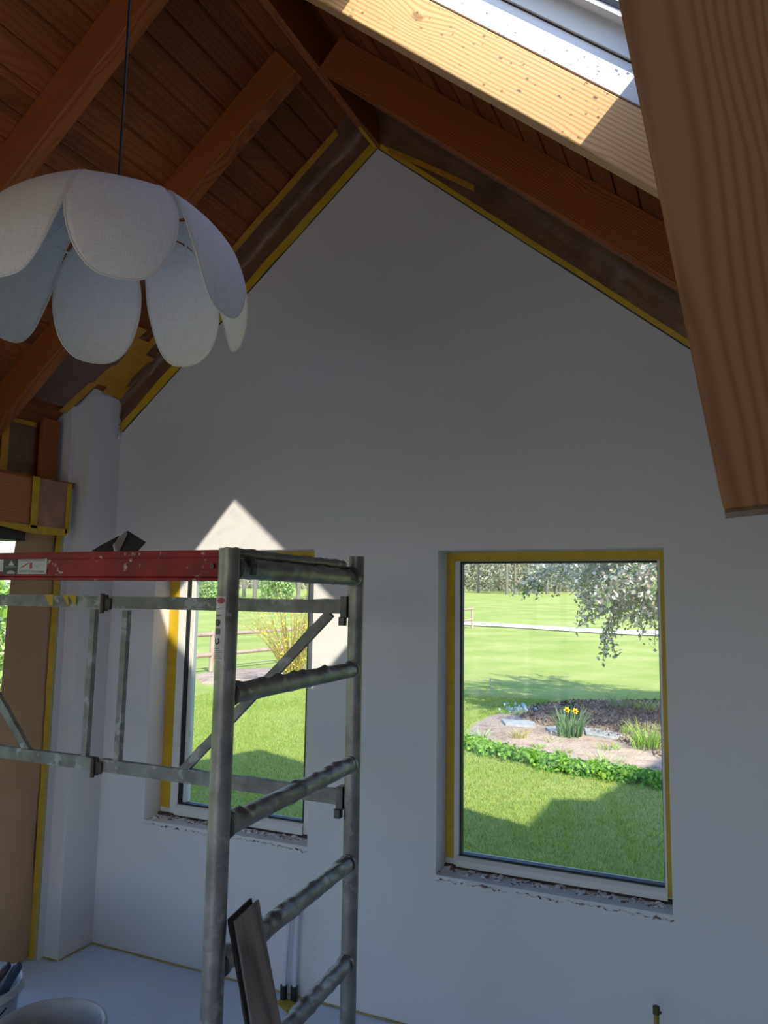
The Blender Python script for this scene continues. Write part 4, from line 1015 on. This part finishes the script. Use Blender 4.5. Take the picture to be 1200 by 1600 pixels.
# wooden rail fence from the left window to the path
FW = plain('weathered_fence_wood', (.44, .30, .24), .85, var=.2, scale=6)
f0 = on(302, 1054, 2, -.2); f0 = Vector((f0.x, f0.y, gz(f0.y))); f1 = ground(738, 982)
fd = (f1-f0); 
fe = empty('rail_fence', f0, 'weathered two-rail wooden fence running across the meadow to the path', 'fence')
def top_at(t, hgt):
    p = f0.lerp(f1, t); return Vector((p.x, p.y, gz(p.y)+hgt))
ht0 = on(302, 992, 1, f0.y).z-f0.z; hl0 = on(302, 1025, 1, f0.y).z-f0.z
nseg = 8
ts = [-.45+i*(1.45/9) for i in range(10)]
for i, t in enumerate(ts):
    p = top_at(t, 0); m_ = MB(); m_.tube([p-Vector((0, 0, .1)), p+Vector((0, 0, ht0+.08))], .055, 8); m_.build('post', FW, fe)
for hh in (ht0, hl0):
    for i in range(9):
        m_ = MB(); m_.tube([top_at(ts[i]-.004, hh+.02*math.sin(i*2)), top_at(ts[i+1]+.004, hh+.02*math.sin(i*3))], .05, 8); m_.build('rail', FW, fe)

# forsythia
fb = ground(455, 1075)
FB = empty('forsythia_shrub', fb, 'yellow flowering shrub with thin arching twigs behind the left window', 'shrub')
m_ = MB(); P = []
for i in range(130):
    a = rng.uniform(0, 2*math.pi); hgt = rng.uniform(1.4, 2.4); sp = rng.uniform(.2, 1.35)*(1.0)
    pts = [fb + Vector((math.cos(a)*sp*t**1.5 + .12*math.cos(a), math.sin(a)*sp*t**1.5*.8, hgt*(t-.28*t*t*sp))) for t in np.linspace(0, 1, 8)]
    m_.tube(pts, [.008*(1-.6*k/7) for k in range(8)], 4, caps=False)
    for t in rng.uniform(.15, 1, 15):
        k = min(6, int(t*7)); p = pts[k].lerp(pts[k+1], t*7-k); P.append((p.x+rng.normal(0, .02), p.y+rng.normal(0, .02), p.z+rng.normal(0, .02)))
m_.build('twigs', plain('yellow_brown_twigs', (.42, .32, .10), .8), FB)
V, F = leaves(np.array(P), .028, .6); link('blossoms', fast_mesh('blossoms', V, F), leafy('forsythia_blossom', [(.75, .62, .06), (.80, .72, .12), (.50, .56, .10)], .6, .35), FB)
# low dry growth behind it
for (px_, py_, w_, h_, cols, lb_) in ((520, 1040, 1.2, .7, [(.42, .30, .22), (.55, .42, .32)], 'bare brownish bush standing right of the yellow shrub'),):
    c = ground(px_, py_); m_ = MB()
    for i in range(120):
        a = rng.uniform(0, 6.28); t = c + Vector((math.cos(a)*w_*rng.uniform(.2, 1), math.sin(a)*w_*.6, h_*rng.uniform(.8, 2))); m_.tube([c+Vector((math.cos(a)*.1, 0, 0)), (c+t)/2+Vector((0, 0, .15)), t], .007, 4, caps=False)
    tag(m_.build('bare_bush', plain('bare_twigs', cols[0], .9)), lb_, 'bush')

# apple tree with blossom on the right
rng = np.random.default_rng(21)
ap = Vector((.35, 12.2, -.2))
AT = empty('apple_tree', ap, 'blossoming apple tree whose branches hang into the right window view', 'tree')
BARK = plain('grey_bark', (.16, .13, .10), .9, var=.3, scale=20, bump=.6)
m_ = MB(); LP_ = []
def branch(p, d, length, r, depth):
    pts = [p]; rs = [r]; n = 7
    for i in range(n):
        d = (d + Vector(rng.normal(0, .16, 3)) + Vector((0, 0, -.07 if depth < 2 else .03))).normalized(); p = p + d*length/n; pts.append(p); rs.append(r*(1-.75*(i+1)/n))
        if depth > 0 and i >= 1:
            for _ in range(2 if depth > 1 else 2):
                branch(p, (d*.6+Vector(rng.normal(0, .6, 3))).normalized(), length*.52, r*.45, depth-1)
    m_.tube(pts, rs, 5 if depth < 2 else 8, caps=False)
    if depth <= 1:
        for a_, b__ in zip(pts[1:-1], pts[2:]): LP_.append((a_, b__))
m_.tube([ap, ap+Vector((.03, 0, .9)), ap+Vector((-.05, .03, 1.9))], [.17, .14, .12], 10)
top = ap+Vector((-.05, .03, 1.85))
for a in np.linspace(0, 2*math.pi, 9)[:-1]:
    branch(top, Vector((math.cos(a), math.sin(a)*.8, .55)).normalized(), 2.5, .07, 2)
# hanging boughs seen in the window
for x, y, yy in ((900, 905, 11.0), (868, 892, 11.2), (960, 960, 10.8), (1000, 1000, 10.6), (905, 962, 10.8), (975, 920, 11.0), (1030, 940, 10.6), (940, 890, 11.3), (1015, 890, 11.0), (985, 950, 10.9), (1010, 915, 10.7), (930, 925, 11.1), (960, 900, 11.2), (890, 930, 11.0), (1020, 970, 10.8)):
    e = on(x, y, 1, yy); s = ap+Vector((-.7, -.6, 2.9)); mid = (s+e)/2+Vector((0, 0, .35))
    pts = [s.lerp(mid, t).lerp(mid.lerp(e, t), t) for t in np.linspace(0, 1, 9)]
    m_.tube(pts, [.03*(1-.8*k/8) for k in range(9)], 6, caps=False)
    for k in range(4, 9):
        for _ in range(3):
            d = Vector(rng.normal(0, 1, 3)); d.z -= .5; d.normalize(); q1 = pts[k-1]; q2 = q1 + d*rng.uniform(.12, .34); m_.tube([q1, q2], .006, 4, caps=False)
            LP_ += [(q1, q2)]*4
m_.build('branches', BARK, AT)
PL, PF = [], []
for a_, b__ in LP_:
    for _ in range(5): p = a_.lerp(b__, rng.uniform(0, 1)); PL.append(tuple(p+Vector(rng.normal(0, .05, 3))))
    for _ in range(4):
        if rng.uniform() < .8: p = a_.lerp(b__, rng.uniform(0, 1)); PF.append(tuple(p+Vector(rng.normal(0, .05, 3))))
V, F = leaves(np.array(PL), .042, .5); link('leaves', fast_mesh('leaves', V, F), leafy('apple_leaves', [(.12, .18, .06), (.22, .30, .12), (.34, .42, .18)], .6, .3), AT)
V, F = leaves(np.array(PF), .034, .9); link('blossoms', fast_mesh('blossoms', V, F), leafy('apple_blossom', [(.62, .55, .52), (.72, .70, .66), (.60, .40, .38)], .7, .3), AT)

# shrub outside the left glazing
sh = Vector((-5.6, 4.7, -.2)); SH = empty('garden_shrub', sh, 'bright green leafy shrub outside the left glazing', 'shrub')
nn = 9000; a = rng.normal(size=(nn, 3)); a /= np.linalg.norm(a, axis=1)[:, None]; r_ = rng.uniform(.55, 1, nn)**.6
P = np.stack([sh.x+a[:, 0]*r_*1.0, sh.y+a[:, 1]*r_*1.1, 1.05+a[:, 2]*r_*.68], 1)
V, F = leaves(P, .045, .45); link('leaves', fast_mesh('leaves', V, F), leafy('shrub_leaves', [(.15, .32, .04), (.34, .52, .08), (.60, .72, .30), (.75, .80, .55)], .5, .35), SH)
m_ = MB()
for i in range(14):
    t = sh+Vector((rng.normal(0, .45), rng.normal(0, .5), rng.uniform(.9, 1.6))); m_.tube([sh+Vector((rng.normal(0, .08), rng.normal(0, .08), 0)), (sh+t)/2+Vector((0, 0, .2)), t], [.025, .018, .006], 5, caps=False)
m_.build('stems', BARK, SH)
# distant house outside, seen past the blind box
m_ = MB(); m_.box((-34, 18, -.3), (-26, 27, 4.9)); dh = m_.build('neighbour_house', plain('cream_house', (.72, .66, .50), .9)); tag(dh, 'cream-coloured building far away past the left glazing', 'house')
m_ = MB(); m_.prism([(-34.4, 4.9), (-25.6, 4.9), (-30, 8)], 1, 17.6, 27.4); m_.build('roof', ROOFM, dh)

# far wood: bare trees at the edge of the field, pale thicket behind them
TB = plain('pale_bark', (.17, .155, .12), .9); TBD = plain('grey_brown_bark', (.34, .29, .22), .9)
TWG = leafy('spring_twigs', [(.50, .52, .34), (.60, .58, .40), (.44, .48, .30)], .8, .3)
def far_tree(seedv, hgt):
    rg = np.random.default_rng(seedv); mt = MB(); tips = []
    mt.tube([(0, 0, -.5), (.05, 0, hgt*.5), (0, 0, hgt)], [.20, .14, .04], 6, caps=False)
    for i in range(26):
        z = hgt*rg.uniform(.22, .95); a = rg.uniform(0, 6.28); l_ = hgt*.30*(1.15-z/hgt)
        e = Vector((math.cos(a)*l_, math.sin(a)*l_, z+l_*1.1)); s = Vector((0, 0, z)); mt.tube([s, s.lerp(e, .5)+Vector((0, 0, -.1*l_)), e], [.07, .04, .015], 4, caps=False)
        for _ in range(26): tips.append(tuple(s.lerp(e, rg.uniform(.35, 1.1))+Vector(rg.normal(0, l_*.16, 3))))
        for _ in range(4):
            q1 = s.lerp(e, rg.uniform(.4, .9)); q2 = q1+Vector(rg.normal(0, l_*.25, 3))+Vector((0, 0, l_*.3)); mt.tube([q1, q2], .018, 3, caps=False)
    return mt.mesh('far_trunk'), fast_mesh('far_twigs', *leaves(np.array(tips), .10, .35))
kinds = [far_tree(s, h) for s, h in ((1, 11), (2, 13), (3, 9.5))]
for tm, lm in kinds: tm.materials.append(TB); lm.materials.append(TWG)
TG = 'bare trees at the edge of the field'
marks = [(792, 1), (805, 0), (826, 2), (855, 1), (868, 0), (747, 1), (912, 2), (990, 1)]
left = [(x, (x//7) % 3) for x in range(296, 560, 17)]
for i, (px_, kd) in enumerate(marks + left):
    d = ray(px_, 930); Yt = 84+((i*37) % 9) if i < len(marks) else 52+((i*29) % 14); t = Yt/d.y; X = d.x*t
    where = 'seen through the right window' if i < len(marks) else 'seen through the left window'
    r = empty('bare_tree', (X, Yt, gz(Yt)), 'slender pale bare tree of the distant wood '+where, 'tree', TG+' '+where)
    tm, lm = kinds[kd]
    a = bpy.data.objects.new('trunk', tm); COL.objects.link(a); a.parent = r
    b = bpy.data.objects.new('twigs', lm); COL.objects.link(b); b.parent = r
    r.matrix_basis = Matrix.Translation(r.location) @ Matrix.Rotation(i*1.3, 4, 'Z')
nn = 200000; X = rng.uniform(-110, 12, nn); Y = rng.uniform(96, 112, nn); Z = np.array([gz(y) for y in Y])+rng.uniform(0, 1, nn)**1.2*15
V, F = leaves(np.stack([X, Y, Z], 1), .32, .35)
o = link('far_thicket', fast_mesh('far_thicket', V, F), leafy('thicket', [(.54, .53, .37), (.60, .58, .44), (.56, .54, .42), (.58, .57, .50)], .9, .5)); tag(o, 'pale haze-tinted thicket of the wood behind the bare trees', 'wood', kind='stuff')  # distance haze is put into these pale leaf colours
# green bush at the field edge in the left window
for px_, py_, w_, h_, lb_ in ((322, 940, 2.0, 2.3, 'round green bush far off at the left edge of the left window'), (432, 938, 2.6, 3.0, 'dark green bush far off above the yellow shrub')):
    c = ground(px_, 943); nn = 2500; a = rng.normal(size=(nn, 3)); a /= np.linalg.norm(a, axis=1)[:, None]; r_ = rng.uniform(.5, 1, nn)
    c = on(px_, 940, 1, 46); c = Vector((c.x, 46, gz(46)))
    P = np.stack([c.x+a[:, 0]*r_*w_/2, c.y+a[:, 1]*r_*w_/2, c.z+h_*.5+a[:, 2]*r_*h_*.5], 1)
    V, F = leaves(P, .12, .6); o = link('green_bush', fast_mesh('green_bush', V, F), leafy('bush_green', [(.20, .34, .10), (.32, .46, .16), (.45, .55, .25)], .8, .3)); tag(o, lb_, 'bush')
